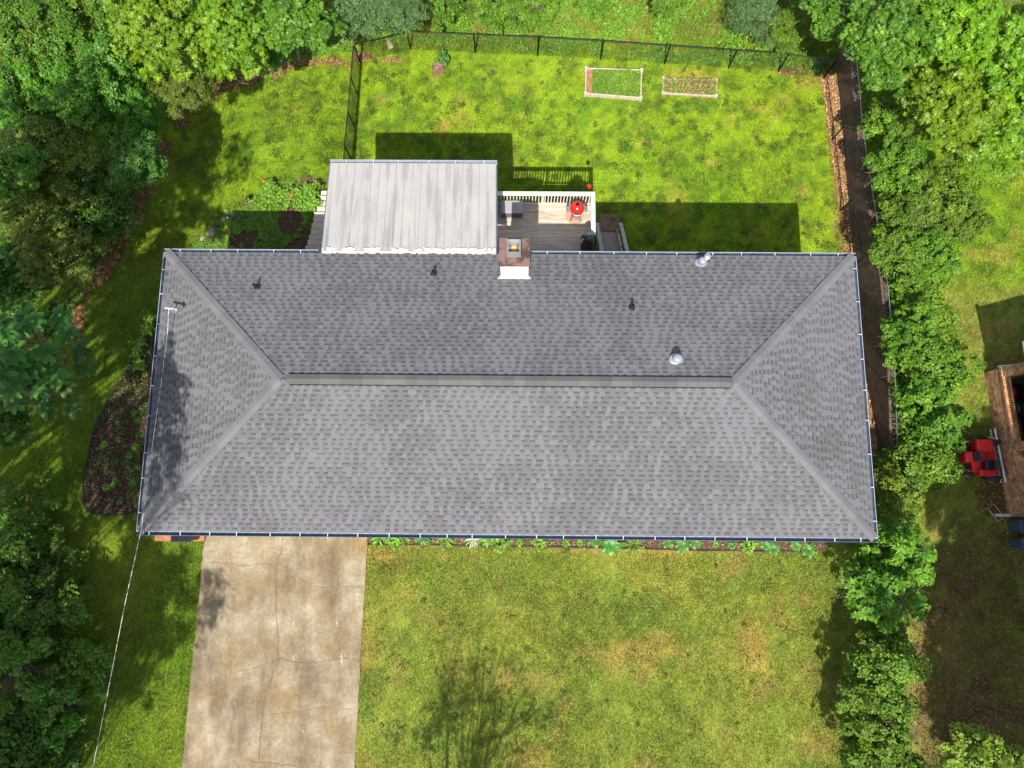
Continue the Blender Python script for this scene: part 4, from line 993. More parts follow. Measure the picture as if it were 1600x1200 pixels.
mb = MB(); mb.tube([NM @ Vector(q) for q in ((NL + .02, -.45, .12), (NL + .04, .1, .14), (NL + .06, .5, .16))], .055, 8); mb.build('downspout_tail', M['white'], nh)
# black car inside: body, glasshouse, wheels
def ngrp(q): return NM @ Vector(q)
car = thing('parked_car', ngrp((2.6, 1.5, 0)), 'black car parked inside the neighbouring brick carport', 'car')
mb = MB(); prof = [(.55, .35), (.50, .75), (.7, .92), (1.6, 1.0), (2.2, 1.42), (3.6, 1.45), (4.4, 1.0), (4.95, .9), (5.0, .4)]
n = len(prof); vs = [NM @ Vector((a, y, z)) for y in (.75, 2.5) for a, z in prof]
mb.add(vs, [tuple(range(n)), tuple(range(2 * n - 1, n - 1, -1))] + [(i, n + i, n + (i + 1) % n, (i + 1) % n) for i in range(n)]); mb.build('body', M['car_black'], car, bevel=.05)
for a in (1.35, 4.1):
    for y in (.72, 2.36):
        mb = MB(); mb.lathe([(.2, 0), (.33, .01), (.33, .18), (.2, .19)], ngrp((a, y - .03, .36)), 20, ax=NM.to_3x3() @ Vector((0, 1, 0))); wv = mb.build('wheel', M['tyre'], car)
        mb = MB(); mb.lathe([(.19, -.012), (.17, -.03), (.03, -.02)], ngrp((a, y - .03, .36)), 20, ax=NM.to_3x3() @ Vector((0, 1, 0))); mb.build('rim', M['galv'], wv)
mb = MB(); mb.add([NM @ Vector(q) for q in ((1.8, .742, 1.05), (2.25, .742, 1.36), (3.55, .742, 1.38), (4.2, .742, 1.05))], [(0, 1, 2, 3)]); mb.build('side_window', M['glass'], car)
p = ngrp((.75, .75, .02)); tm = thing('push_mower', p, 'small red push mower inside the brick carport', 'mower')
mb = MB(); mb.box((p.x - .2, p.y - .24, p.z + .10), (p.x + .22, p.y + .24, p.z + .22)); mb.lathe([(.15, .22), (.16, .34), (.08, .38)], p, 14); mb.build('deck', M['red_plastic'], tm, bevel=.02)
for sx in (-1, 1):
    for sy in (-1, 1):
        mb = MB(); mb.lathe([(.09, -.02), (.09, .02)], p + Vector((sx * .19, sy * .27, .09)), 12, ax=(0, 1, 0)); mb.build('wheel', M['tyre'], tm)
mb = MB(); mb.tube([p + Vector((.2, -.2, .2)), p + Vector((.75, -.2, .95)), p + Vector((.75, .2, .95)), p + Vector((.2, .2, .2))], .013, 6); mb.build('handle', M['black_metal'], tm)
# ladder lying against the wall foot
la = GT(1550, 670, .35); lb = GT(1567, 754, .35); ld = thing('ladder', (la + lb) / 2, 'pale aluminium ladder resting along the foot of the brick wall', 'ladder')
d = (lb - la).normalized(); sdv = Vector((d.y, -d.x, 0)) * -1
if sdv.x < 0: sdv = -sdv
up = Vector((0, 0, 1))
for s_ in (0, 1):
    mb = MB(); o_ = sdv * (.02 if s_ == 0 else .10) + up * (0.12 if s_ == 0 else -.24)
    mb.tube([la + o_, lb + o_], .035, 4); mb.build('rail', M['alu'], ld)
for k in range(8):
    q = la.lerp(lb, (k + .5) / 8); mb = MB(); mb.tube([q + sdv * .02 + up * .12, q + sdv * .10 - up * .24], .015, 6); mb.build('rung', M['alu'], ld)
# wire frame on the ground
p = GT(1556, 801); wfm = MB(); R_ = Matrix.Translation(GT(1556, 801, .2)) @ Matrix.Rotation(-.95, 4, 'Z')
c_ = [R_ @ Vector(q) for q in ((-.26, -.13, 0), (.26, -.13, 0), (.26, .13, 0), (-.26, .13, 0))]
wfm.tube(c_, .013, 6, closed=True)
for q in c_: wfm.tube([q, Vector((q.x, q.y, float(T(q.x, q.y))))], .011, 6)
tag(wfm.build('wire_stand', M['tan_wood']), 'small pale rectangular stand on the grass by the carport corner', 'stand')
for (px, py, lab, top) in ((1600, 822, 'blue-grey wheeled bin beside the carport corner', None), (1603, 850, 'dark bin with a red tub on it, below the blue-grey bin', 1)):
    p = GT(px, py, .5); z0 = float(T(p.x, p.y)); b = thing('wheeled_bin', (p.x, p.y, z0), lab, 'bin')
    mb = MB(); vs = [(p.x + a * r * 1.15, p.y + bb * r * .75, z) for z, r in ((z0 + .01, .20), (z0 + .75, .25)) for a, bb in ((-1, -1), (1, -1), (1, 1), (-1, 1))]
    mb.add(vs, [(3, 2, 1, 0), (4, 5, 6, 7), (0, 1, 5, 4), (1, 2, 6, 5), (2, 3, 7, 6), (3, 0, 4, 7)]); mb.build('body', M['bin_blue'], b, bevel=.04)
    mb = MB(); mb.box((p.x - .32, p.y - .21, z0 + .755), (p.x + .32, p.y + .21, z0 + .82)); mb.build('lid', M['bin_blue'], b, bevel=.06)
    if top:
        mb = MB(); mb.lathe([(.11, 0), (.14, .16), (.12, .18), (.02, .17)], (p.x - .08, p.y, z0 + .822), 18); tag(mb.build('tub', M['red_plastic'], smooth=True), 'red round tub on top of the dark bin', 'tub')

# riding mower
mp_ = GT(1538, 716, .3); z0 = float(T(mp_.x, mp_.y))
rm = thing('riding_mower', (mp_.x, mp_.y, z0), 'red ride-on lawn mower parked beside the brick carport wall', 'lawn mower')
def mq(px, py, h): return G(px, py, z0 + h)
def rbx(name, px0, py0, px1, py1, h0, h1, m, bev=.05, par=None):
    a_ = mq(px0, py1, h1); b_ = mq(px1, py0, h1); mb = MB(); mb.box((a_.x, a_.y, z0 + h0), (b_.x, b_.y, z0 + h1)); return mb.build(name, m, par or rm, bevel=bev)
rbx('hood', 1509, 705, 1524, 723, .35, .80, M['red_plastic'], .09)
rbx('chassis', 1520, 706, 1556, 738, .22, .42, M['red_plastic'], .05)
rbx('grass_catcher', 1527, 686, 1553, 706, .30, .75, M['red_plastic'], .08)
rbx('fender', 1532, 733, 1556, 744, .30, .58, M['red_plastic'], .05)
rbx('dashboard', 1524, 706, 1532, 720, .42, .88, M['black'], .03)
rbx('seat', 1541, 719, 1556, 733, .45, .68, M['black'], .06)
rbx('seat_back', 1556, 718, 1560, 734, .60, .98, M['black'], .04)
p = mq(1535, 714, .95); mb = MB(); mb.tube([p + Vector((math.cos(a) * .15, math.sin(a) * .15, math.cos(a) * .05)) for a in [k * math.pi / 8 for k in range(16)]], .016, 8, closed=True); sw_ = mb.build('steering_wheel', M['black'], rm, smooth=True)
mb = MB(); mb.tube([p, p + Vector((-.10, 0, -.4))], .02, 8); mb.build('column', M['black'], sw_)
for (px, py, r_, wd_) in ((1511, 694, .20, .14), (1512, 739, .20, .14), (1549, 690, .27, .22), (1549, 746, .27, .22)):
    p = mq(px, py, r_); mb = MB(); sg = 1 if py < 715 else -1
    mb.lathe([(r_ * .5, -wd_ / 2), (r_ * .92, -wd_ / 2), (r_, -wd_ / 3), (r_, wd_ / 3), (r_ * .92, wd_ / 2), (r_ * .5, wd_ / 2)], (p.x, p.y, z0 + r_), 20, ax=(.15, 1, .35)); wv = mb.build('wheel', M['tyre'], rm, smooth=False)
    mb = MB(); mb.lathe([(r_ * .62, -wd_ / 2 - .012), (r_ * .3, -wd_ / 2 - .04), (r_ * .3, wd_ / 2 + .04), (r_ * .62, wd_ / 2 + .012)], (p.x, p.y, z0 + r_), 18, ax=(.15, 1, .35)); mb.build('rim', M['white'], wv)

# ------------------------------------------------------------------ grass
def region_pts(n, x0, x1, y0, y1, r):
    x = r.uniform(x0, x1, n); y = r.uniform(y0, y1, n); return x, y
def project(x, y, z):
    q = (np.stack([x, y, z], 1) - np.array(CPOS)) @ np.array(CROT); return 800 + F * q[:, 0] / -q[:, 2], 600 - F * q[:, 1] / -q[:, 2]
POLYS = [[(px_ + (.05 if px_ < -8 else -.05), py_) for px_, py_ in DRIVE], FRONTBED, BACKBED, MULCH, LEAFSTRIP, HOUSEFP, [(-5.9, 3.5), (2.9, 3.5), (2.9, 7.2), (-5.9, 7.2)], [(3.1, 3.5), (4.2, 3.5), (4.2, 7.2), (3.1, 7.2)]]
NP_ = [NM @ Vector(q) for q in ((-.02, -.02, 0), (NL + 3, -.02, 0), (NL + 3, 7, 0), (-.02, 7, 0))]; POLYS.append([(p.x, p.y) for p in NP_])
POLYS.append([(p.x, p.y) for p in rb1[0]]); POLYS.append([(p.x, p.y) for p in rb2[0]])
def lawn():
    r = np.random.default_rng(21); x, y = region_pts(3300000, -21, 25, -18, 22, r)
    z = T(x, y); px, py = project(x, y, z); edge = r.uniform(0, 120, len(px)); k = (px > -170 - edge) & (px < 1770 + edge) & (py > -90 - edge) & (py < 1340 + edge); x, y, z = x[k], y[k], z[k]
    for i, pl_ in enumerate(POLYS):
        q = inpoly(x, y, pl_); x, y, z = x[~q], y[~q], z[~q]
    px, py = project(x, y, z)
    hid = (px > 300) & (px < 1300) & (py > 415) & (py < 815); x, y, z = x[~hid], y[~hid], z[~hid]
    hid = np.abs(x - wallx(y)) < .16; x, y, z = x[~hid], y[~hid], z[~hid]
    b = bare(x, y); k = r.random(len(x)) > b * .85; x, y, z = x[k], y[k], z[k]
    n = len(x); wild = sst(15.0, 15.6, y) ; dens = fbm(x, y, .5, 77)
    L = (.055 + .05 * dens) * r.uniform(.6, 1.35, n) * (1 + 1.6 * wild); W_ = r.uniform(.007, .014, n) * (1 + wild)
    a = r.uniform(0, 6.283, n); lean = r.uniform(.25, 1.3, n); dx = np.cos(a) * np.sin(lean) * L; dy = np.sin(a) * np.sin(lean) * L; dz = np.cos(lean) * L
    sx, sy = -np.sin(a) * W_, np.cos(a) * W_
    V = np.stack([np.stack([x - sx, y - sy, z - .01], 1), np.stack([x + sx, y + sy, z - .01], 1), np.stack([x + dx, y + dy, z + dz], 1)], 1).reshape(-1, 3)
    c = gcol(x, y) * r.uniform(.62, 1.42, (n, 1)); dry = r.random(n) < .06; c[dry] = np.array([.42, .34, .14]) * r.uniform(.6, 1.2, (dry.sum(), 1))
    me = npmesh('lawn_grass', V, np.arange(3 * n).reshape(-1, 3), M['grass'], [('gcol', 'FLOAT_COLOR', c)])
    tag(link('lawn_grass', me), 'short green and yellowish grass over the lawns', 'grass', kind='stuff')
lawn()
def litter(name, n, fn, cols, size, label, cat, zoff=.05):
    r = np.random.default_rng(len(name) + n); x, y = fn(r, n); z = T(x, y) + zoff + r.uniform(-.02, .03, len(x)); m = len(x)
    N = np.array([0, 0, 1.]) + r.normal(0, .45, (m, 3)); tv, tf = TPL['leaf']
    V, Fq = scatter(tv, tf, np.stack([x, y, z], 1), frames(N, r.uniform(0, 6.28, m)), size * r.uniform(.5, 1.4, m))
    c = np.array(cols)[r.integers(0, len(cols), m)] * r.uniform(.6, 1.3, (m, 1))
    tag(link(name, npmesh(name, V, Fq, M['litter'], [('gcol', 'FLOAT_COLOR', c)])), label, cat, kind='stuff')
def inp(pl):
    xs = [p[0] for p in pl]; ys = [p[1] for p in pl]
    def f(r, n):
        x = r.uniform(min(xs), max(xs), n); y = r.uniform(min(ys), max(ys), n); k = inpoly(x, y, pl); return x[k], y[k]
    return f
def ine(es, thr=.3, base=50):
    def f(r, n):
        X = []; Y = []
        for i, e in enumerate(es):
            m = n // len(es); x = e[0] + r.uniform(-1.3, 1.3, m) * e[2]; y = e[1] + r.uniform(-1.3, 1.3, m) * e[3]; k = ell(x, y, e, base + i) > thr * r.random(m) + .1; X.append(x[k]); Y.append(y[k])
        return np.concatenate(X), np.concatenate(Y)
    return f
litter('mulch_chips', 26000, inp(MULCH), [(.05, .028, .02), (.10, .05, .03), (.035, .02, .015), (.16, .09, .06), (.26, .17, .12), (.07, .09, .015)], .07, 'dark bark chips covering the west bed', 'mulch')
litter('fallen_leaves', 30000, inp(LEAFSTRIP), [(.62, .30, .14), (.5, .22, .09), (.70, .42, .24), (.25, .11, .06), (.12,.2,.03)], .08, 'reddish fallen leaves in the strip behind the east fence', 'leaves')
GAP = [(float(wallx(y)) - .15, y) for y in np.linspace(-2.5, 15, 30)] + [(float(wallx(y)) - .75, y) for y in np.linspace(15, -2.5, 30)]
litter('wall_foot_leaves', 9000, inp(GAP), [(.36, .16, .07), (.25, .11, .05), (.12, .06, .035), (.1, .14, .02)], .08, 'brown leaves gathered along the foot of the retaining wall', 'leaves', zoff=.02)
litter('scattered_leaves', 9000, ine(LITTER_SHADE), [(.22, .08, .03), (.32, .13, .05), (.12, .06, .03), (.3, .17, .08), (.10, .06, .03)], .075, 'brown fallen leaves over the shaded east yard', 'leaves')
litter('pine_straw', 42000, ine(STRAW, .5, 90), [(.34, .15, .06), (.42, .22, .10), (.22, .09, .045), (.42, .28, .15), (.12, .07, .03), (.16, .2, .03)], .075, 'orange-brown pine straw along the edge of the woods', 'pine straw')
litter('garden_litter', 7000, inp(BACKBED), [(.20, .08, .04), (.12, .05, .03), (.30, .16, .08), (.08, .14, .015)], .08, 'brown leaves and small plants in the shaded back garden bed', 'leaves')
litter('bed_litter', 9000, inp(FRONTBED), [(.32, .16, .07), (.2, .1, .05), (.10, .16, .02), (.42, .28, .16)], .06, 'leaf litter between the front bed plants', 'leaves')

def weeds():
    r = np.random.default_rng(71); cx = r.uniform(-13, 13, 900); cy = np.concatenate([r.uniform(6.5, 15, 620), r.uniform(-12.5, -5, 280)])
    k = np.ones(900, bool)
    for pl_ in POLYS: k &= ~inpoly(cx, cy, pl_)
    k &= cx < wallx(cy) - .8; cx, cy = cx[k], cy[k]; m = r.integers(14, 60, len(cx)); m[cy < 0] //= 2; i = np.repeat(np.arange(len(cx)), m); rad = r.uniform(.05, .26, len(cx)) ** 1.0
    x = cx[i] + r.normal(0, 1, len(i)) * rad[i] * .6; y = cy[i] + r.normal(0, 1, len(i)) * rad[i] * .6
    k = np.ones(len(x), bool)
    for pl_ in POLYS: k &= ~inpoly(x, y, pl_)
    k &= (x > -4.55) | (y > 0) | (x < -10.5); x, y, i = x[k], y[k], i[k]
    tv, tf = TPL['round']; P = np.stack([x, y, T(x, y) + .05 + r.uniform(0, .05, len(x))], 1)
    V, Fq = scatter(tv, tf, P, frames(np.array([0, 0, 1.]) + r.normal(0, .35, (len(x), 3)), r.uniform(0, 6.28, len(x))), r.uniform(.025, .06, len(x)))
    t = np.clip(r.uniform(0, 1, len(cx))[i] * .6 + r.normal(.1, .15, len(i)), 0, 1)
    tag(link('clover', npmesh('clover', V, Fq, LEAF['olive'], [('tint', 'FLOAT', np.repeat(t, len(tf)))])), 'dark green clover and weeds dotted through the lawns', 'clover', kind='stuff')
weeds()
# low undergrowth masses (nobody could count these leaves)
def ground_cover(name, pl, n, hmax, key, size, label, dens=.42, tpl='leaf', seed=0, ncol=None, zo=0.0):
    r = np.random.default_rng(seed + 5); xs = [p[0] for p in pl]; ys = [p[1] for p in pl]
    x = r.uniform(min(xs), max(xs), n); y = r.uniform(min(ys), max(ys), n); k = inpoly(x, y, pl) & (fbm(x, y, .7, seed) > dens); x, y = x[k], y[k]; m = len(x)
    f = fbm(x, y, .8, seed + 3); z = T(x, y) + zo + np.clip(f - .25, .05, 1) * hmax * r.uniform(.35, 1, m)
    N = np.array([0, 0, 1.]) + r.normal(0, .5, (m, 3)); tv, tf = TPL[tpl]
    V, Fq = scatter(tv, tf, np.stack([x, y, z], 1), frames(N, r.uniform(0, 6.28, m)), size * r.uniform(.6, 1.4, m))
    t = np.clip(.2 + f * .7 + r.normal(0, .15, m), 0, 1)
    tag(link(name, npmesh(name, V, Fq, LEAF[key], [('tint', 'FLOAT', np.repeat(t, len(tf)))])), label, 'undergrowth', kind='stuff')
north = poly([(560,60),(640,72),(740,80),(840,84),(940,90),(1040,97),(1140,104),(1210,108),(1290,118),(1320,60),(1330,-60),(560,-60)])
ground_cover('undergrowth', north, 90000, .75, 'bed', .10, 'bright weedy undergrowth beyond the far fence', dens=.38, seed=3)
nw = poly([(300,160),(360,125),(430,90),(500,88),(556,84),(560,0),(540,-60),(250,-60),(200,200),(260,200)])
ground_cover('wood_floor_plants', nw, 60000, .8, 'bed', .11, 'leafy ground plants at the foot of the north-west woods', dens=.45, seed=8)
west = poly([(250,230),(200,330),(160,420),(120,500),(60,600),(0,700),(-120,700),(-160,100),(230,100)])
ground_cover('mulch_greens', MULCH, 9000, .12, 'small', .06, 'patchy green weeds over the mulch bed', dens=.47, seed=37, zo=.06)
ground_cover('wood_edge_plants', west, 60000, .6, 'dark', .12, 'dark low plants under the western woods', dens=.40, seed=12)
eb = [(p[0], p[1]) for p in poly([(1345,130),(1365,300),(1385,480),(1400,700),(1480,700),(1500,560),(1480,400),(1560,300),(1640,250),(1640,-40),(1345,-40)])]
ground_cover('hedge_floor_plants', eb, 40000, .5, 'hedge', .11, 'low leafy growth under the eastern hedge', dens=.40, seed=17)
ground_cover('garden_greens', BACKBED, 24000, .25, 'bed', .075, 'small green ground cover in the back garden bed', dens=.40, seed=23, zo=.05)
ground_cover('raised_bed_greens', [(p.x, p.y) for p in (GT(926, 112), GT(1001, 115), GT(999, 156), GT(924, 150))], 8000, .22, 'bed', .08, 'green growth filling the larger raised bed', dens=.1, seed=29, zo=.14)
litter('raised_bed_leaves', 1900, inp([(p.x, p.y) for p in rb2[0]]), [(.30, .17, .09), (.36, .25, .15), (.2, .1, .05), (.13, .25, .02), (.16, .3, .02), (.1, .2, .02)], .08, 'brown leaves covering the smaller raised bed', 'leaves', zoff=.16)

# ------------------------------------------------------------------ rosette plants
def rosette_mesh(kind, seed):
    r = random.Random(seed); mb = MB()
    P = dict(hosta=(13, .36, .17, .35), fern=(22, .36, .05, .5), lily=(34, .55, .016, .75), pale=(30, .34, .022, .5), leafy=(40, .20, .10, .6), small=(16, .16, .06, .6), bigleaf=(9, .55, .20, .3))[kind]
    n, Ln, wd, rise = P
    for i in range(n):
        a = i * 2.4 + r.uniform(-.3, .3); l = Ln * r.uniform(.65, 1.1); k = 6; base = Vector((0, 0, 0)) if kind != 'leafy' else Vector((r.uniform(-.18, .18), r.uniform(-.18, .18), r.uniform(.05, .3)))
        d = Vector((math.cos(a), math.sin(a), 0)); s = Vector((-d.y, d.x, 0)); rz = rise * r.uniform(.6, 1.2); vs = []
        for j in range(k + 1):
            t = j / k; ww = wd * math.sin(math.pi * min(1, t * .93 + .05)) ** .8 * .5
            c = base + d * (l * (t - .15 * t * t)) + Vector((0, 0, l * rz * (1.6 * t - 1.75 * t * t) + .02))
            vs += [c - s * ww + Vector((0, 0, ww * .35)), c, c + s * ww + Vector((0, 0, ww * .35))]
        mb.add(vs, [q for j in range(k) for q in ((3 * j, 3 * j + 1, 3 * j + 4, 3 * j + 3), (3 * j + 1, 3 * j + 2, 3 * j + 5, 3 * j + 4))], min(1, max(0, r.gauss(.5, .22))))
    me = bpy.data.meshes.new('foliage'); me.from_pydata([tuple(v) for v in mb.v], [], mb.f); at_ = me.attributes.new('tint', 'FLOAT', 'FACE'); at_.data.foreach_set('value', mb.t)
    me.polygons.foreach_set('use_smooth', [True] * len(me.polygons))
    return me
RM = {}
def rosette(px, py, kind, lk, s, name, label, group, dz=0):
    key = (kind, lk)
    if key not in RM: RM[key] = rosette_mesh(kind, len(RM) + 3); RM[key].materials.append(LEAF[lk])
    p = GT(px, py); o = link(name, RM[key]); o.location = (p.x, p.y, float(T(p.x, p.y)) + .03 + dz); o.rotation_euler.z = rnd.uniform(0, 6.28); o.scale = (s, s, s)
    return tag(o, label, 'plant', group)
fb = [(593,838,'fern','bed',.8),(617,842,'leafy','bed',.7),(632,838,'fern','bed',.7),(662,839,'fern','hosta',.9),(696,841,'fern','bed',.85),(738,841,'pale','pale',.85),(765,840,'fern','bed',.9),(782,843,'leafy','bed',1.0),
      (812,845,'small','bed',1.0),(842,845,'leafy','bed',.7),(884,846,'small','bed',1.0),(906,846,'small','bed',.9),(930,843,'hosta','hosta',.7),(955,850,'hosta','hosta',.95),(990,848,'lily','bed',.9),(1044,845,'hosta','hosta',.6),(1066,850,'hosta','hosta',.75),(1086,846,'hosta','hosta',.6),
      (1118,848,'small','bed',.8),(1142,850,'small','hosta',.9),(1168,849,'leafy','bed',.8),(1196,850,'hosta','hosta',.55),(1208,855,'hosta','hosta',.6),(1243,850,'hosta','hosta',.55),(1262,857,'hosta','hosta',.7)]
DESC = dict(fern='feathery green fern', leafy='bushy bright green plant', pale='pale variegated grassy plant', small='small low green plant', hosta='broad-leaved hosta clump', lily='long-bladed daylily clump')
GR = {k: DESC[k] + 's in the front bed' for k in DESC}
cnt = {}
for k in fb: cnt[k[2]] = cnt.get(k[2], 0) + 1
seen = {}
for x, y, k, lk, s in fb:
    seen[k] = seen.get(k, 0) + 1
    rosette(x, y + 2, k, lk, s * 1.35, {'hosta': 'hosta', 'fern': 'fern', 'lily': 'daylily', 'pale': 'grassy_plant', 'leafy': 'bed_plant', 'small': 'bed_plant'}[k], (ORD[seen[k] - 1] + ' ' if cnt[k] > 1 else '') + DESC[k] + (' from the left in the front bed' if cnt[k] > 1 else ' in the front bed below the gutter'), GR[k] if cnt[k] > 1 else None)
r2 = random.Random(31)
for i in range(26):
    x = r2.uniform(415, 498); y = r2.uniform(286, 325)
    if x < 430 and y < 295: continue
    rosette(x, y, 'leafy', 'bed', r2.uniform(.7, 1.1), 'bed_plant', 'leafy green plant in the sunny back garden bed', 'leafy plants in the back garden bed')
for i in range(14): rosette(r2.uniform(330, 400), r2.uniform(330, 385), 'small', 'bed', r2.uniform(.7, 1.2), 'garden_seedling', 'small green plant near the edging stones', 'small plants near the edging stones')
for x, y, w_ in ((418, 291, 'left one of two'), (461, 313, 'right one of two')):
    p = GT(x, y); mb = MB()
    for k in range(6):
        a = k * 1.047; mb.add([(p.x, p.y, p.z + .42), (p.x + .05 * math.cos(a - .4), p.y + .05 * math.sin(a - .4), p.z + .45), (p.x + .065 * math.cos(a), p.y + .065 * math.sin(a), p.z + .43), (p.x + .05 * math.cos(a + .4), p.y + .05 * math.sin(a + .4), p.z + .45)], [(0, 1, 2, 3)])
    mb.tube([(p.x, p.y, p.z), (p.x, p.y, p.z + .42)], .006, 5); tag(mb.build('flower', M['orange']), w_ + ' orange flowers in the sunny back garden bed', 'flower', 'orange flowers in the back garden bed')
rosette(692, 96, 'leafy', 'hosta', 1.1, 'bed_plant', 'broad green plant growing behind the tree stump', None)
for i, (x, y) in enumerate(((240, 500), (236, 520), (226, 540), (218, 555), (222, 572))): rosette(x, y, 'leafy', 'bed', .9, 'bed_plant', ORD[i] + ' green plant from the top in the narrow end of the mulch bed', 'plants in the mulch bed')
for i in range(22):
    x = r2.uniform(150, 225); y = r2.uniform(640, 795)
    if x > 165 - (y - 640) * .2: rosette(x, y, 'small', 'small', r2.uniform(.8, 1.4), 'mulch_seedling', 'small weed growing in the dark mulch bed', 'weeds in the mulch bed')
# large-leaved trees at the west edge
def bigleaf(px, py, ztop, sc, label):
    top = G(px, py, ztop); gz_ = float(T(top.x, top.y)); root = thing('large_leaf_tree', (top.x, top.y, gz_), label, 'tree'); mbt = MB(); r = random.Random(int(px + py * 3))
    P = []; Nn = []; S_ = []
    bx0 = top.x - 3.6; mbt.tube([(bx0, top.y, gz_ - .1), ((bx0 + top.x) / 2 - .1, top.y, (gz_ + ztop) / 2), (top.x, top.y, ztop - .5)], [.10, .08, .04], 8)
    for i in range(13):
        a = i * 2.4; q = .30 * math.sqrt(i) * sc; h = ztop - .16 * i * sc; c = Vector((top.x + math.cos(a) * q, top.y + math.sin(a) * q, h))
        mbt.tube([(top.x * .7 + c.x * .3, top.y * .7 + c.y * .3, h - .8), c], [.03, .015], 5); n = 8
        for k in range(n):
            b = k * 2 * math.pi / n + r.uniform(-.2, .2); P.append((c, b, r.uniform(.75, 1.15) * .40 * sc))
    mbt.build('trunk', M['bark'], root); mb = MB()
    for c, b, l in P:
        d = Vector((math.cos(b), math.sin(b), 0)); s = Vector((-d.y, d.x, 0)); vs = []; k = 6
        for j in range(k + 1):
            t = j / k; ww = l * .26 * math.sin(math.pi * min(1, t * .9 + .04)) ** .7 * (.6 + .6 * t)
            q = c + d * l * t + Vector((0, 0, l * (.35 * t - .55 * t * t))); vs += [q - s * ww + Vector((0, 0, ww * .3)), q, q + s * ww + Vector((0, 0, ww * .3))]
        mb.add(vs, [q for j in range(k) for q in ((3 * j, 3 * j + 1, 3 * j + 4, 3 * j + 3), (3 * j + 1, 3 * j + 2, 3 * j + 5, 3 * j + 4))], min(1, max(0, r.gauss(.5, .25))))
    mb.build('crown', LEAF['big'], root, smooth=True)
bigleaf(10, 520, 8.5, 1.0, 'large-leaved tree at the west edge level with the mast')
bigleaf(46, 575, 7.0, 1.0, 'large-leaved tree just below and right of the other one')
bigleaf(8, 585, 7.6, .9, 'large-leaved tree at the very edge under the other two')

# ------------------------------------------------------------------ trees (pixel centre, pixel radius, top height, kind)
WOODS = 'trees in the north-west woods'
for a in (
 (245, 45, 88, 6.5, 'gum1', 'yellow-green star-leaved tree in the top left woods'),
 (350, 50, 80, 5.8, 'gum1', 'star-leaved tree right of the yellow-green one in the top woods'),
 (455, 25, 78, 5.8, 'gum2', 'bright star-leaved tree left of the grey-green tree'),
 (410, 70, 50, 4.1, 'gum2', 'small star-leaved tree over the orange pine straw'),
 (562, 20, 56, 4.4, 'grey1', 'grey-green fine-leaved tree above the fence corner'),
 (622, 6, 52, 4.1, 'grey1', 'grey-green tree just right of the fence corner tree'),
 (175, -5, 60, 6.0, 'small1', 'small-leaved tree at the top edge beside the yellow-green one'),
 (60, 50, 90, 6.5, 'small1', 'dense small-leaved tree in the top left corner'),
 (140, 120, 85, 6.1, 'small1', 'dense small-leaved tree below the yellow-green one'),
 (30, 150, 75, 5.8, 'small1', 'dense small-leaved tree at the west edge below the corner'),
 (195, 190, 58, 4.8, 'small1', 'small tree over the shaded curve of the lawn'),
 (285, 140, 45, 5.0, 'small2', 'small olive tree above the pine straw'),
 (90, 245, 80, 5.4, 'small2', 'olive-green tree in the shaded west woods'),
 (215, 255, 52, 5.5, 'dark1', 'dark round-leaved tree bordering the west lawn'),
 (25, 265, 48, 6.1, 'gum2', 'broad-leaved tree standing above the shaded west woods'),
 (150, 320, 70, 4.1, 'dark1', 'dark tree in the middle of the west woods'),
 (60, 345, 75, 5.1, 'small2', 'olive tree with a fine crown at the west edge'),
 (95, 400, 60, 4.8, 'small2', 'fine olive tree south of the other olive trees'),
 (10, 430, 60, 4.4, 'dark1', 'dark tree at the west edge above the large-leaved trees'),
 (10, 660, 42, 5.0, 'dark1', 'small dark tree at the west edge beside the lawn'),
 (25, 840, 85, 4.4, 'sparse', 'thin-crowned tree at the lower west edge beside the lawn'),
 (75, 930, 85, 4.4, 'sparse', 'thin-crowned tree with bare twigs over the front lawn'),
 (35, 1040, 95, 5.1, 'sparse', 'thin-crowned tree low in the front west corner'),
 (95, 1090, 70, 4.1, 'sparse', 'small thin-crowned tree nearest the cables'),
 (0, 960, 90, 4.4, 'dark1', 'dark tree behind the thin-crowned trees'),
 (30, 1180, 90, 4.4, 'dark1', 'dark tree at the bottom west corner')):
    tree('tree', *a)
for a in (
 (1390, 60, 95, 6.5, 'gum2', 'large star-leaved tree over the far fence corner'),
 (1500, 50, 90, 6.8, 'gum1', 'large star-leaved tree at the top right'),
 (1590, 90, 80, 6.8, 'gum1', 'star-leaved tree in the top right corner'),
 (1480, 165, 82, 6.1, 'gum1', 'star-leaved tree below the top right group'),
 (1570, 195, 70, 5.8, 'gum1', 'star-leaved tree at the right edge above the open grass'),
 (1310, 30, 55, 4.8, 'gum2', 'broad-leaved tree behind the far fence corner'),
 (1290, -10, 50, 4.1, 'gum2', 'leafy tree at the top edge above the fence corner')):
    tree('tree', *a)
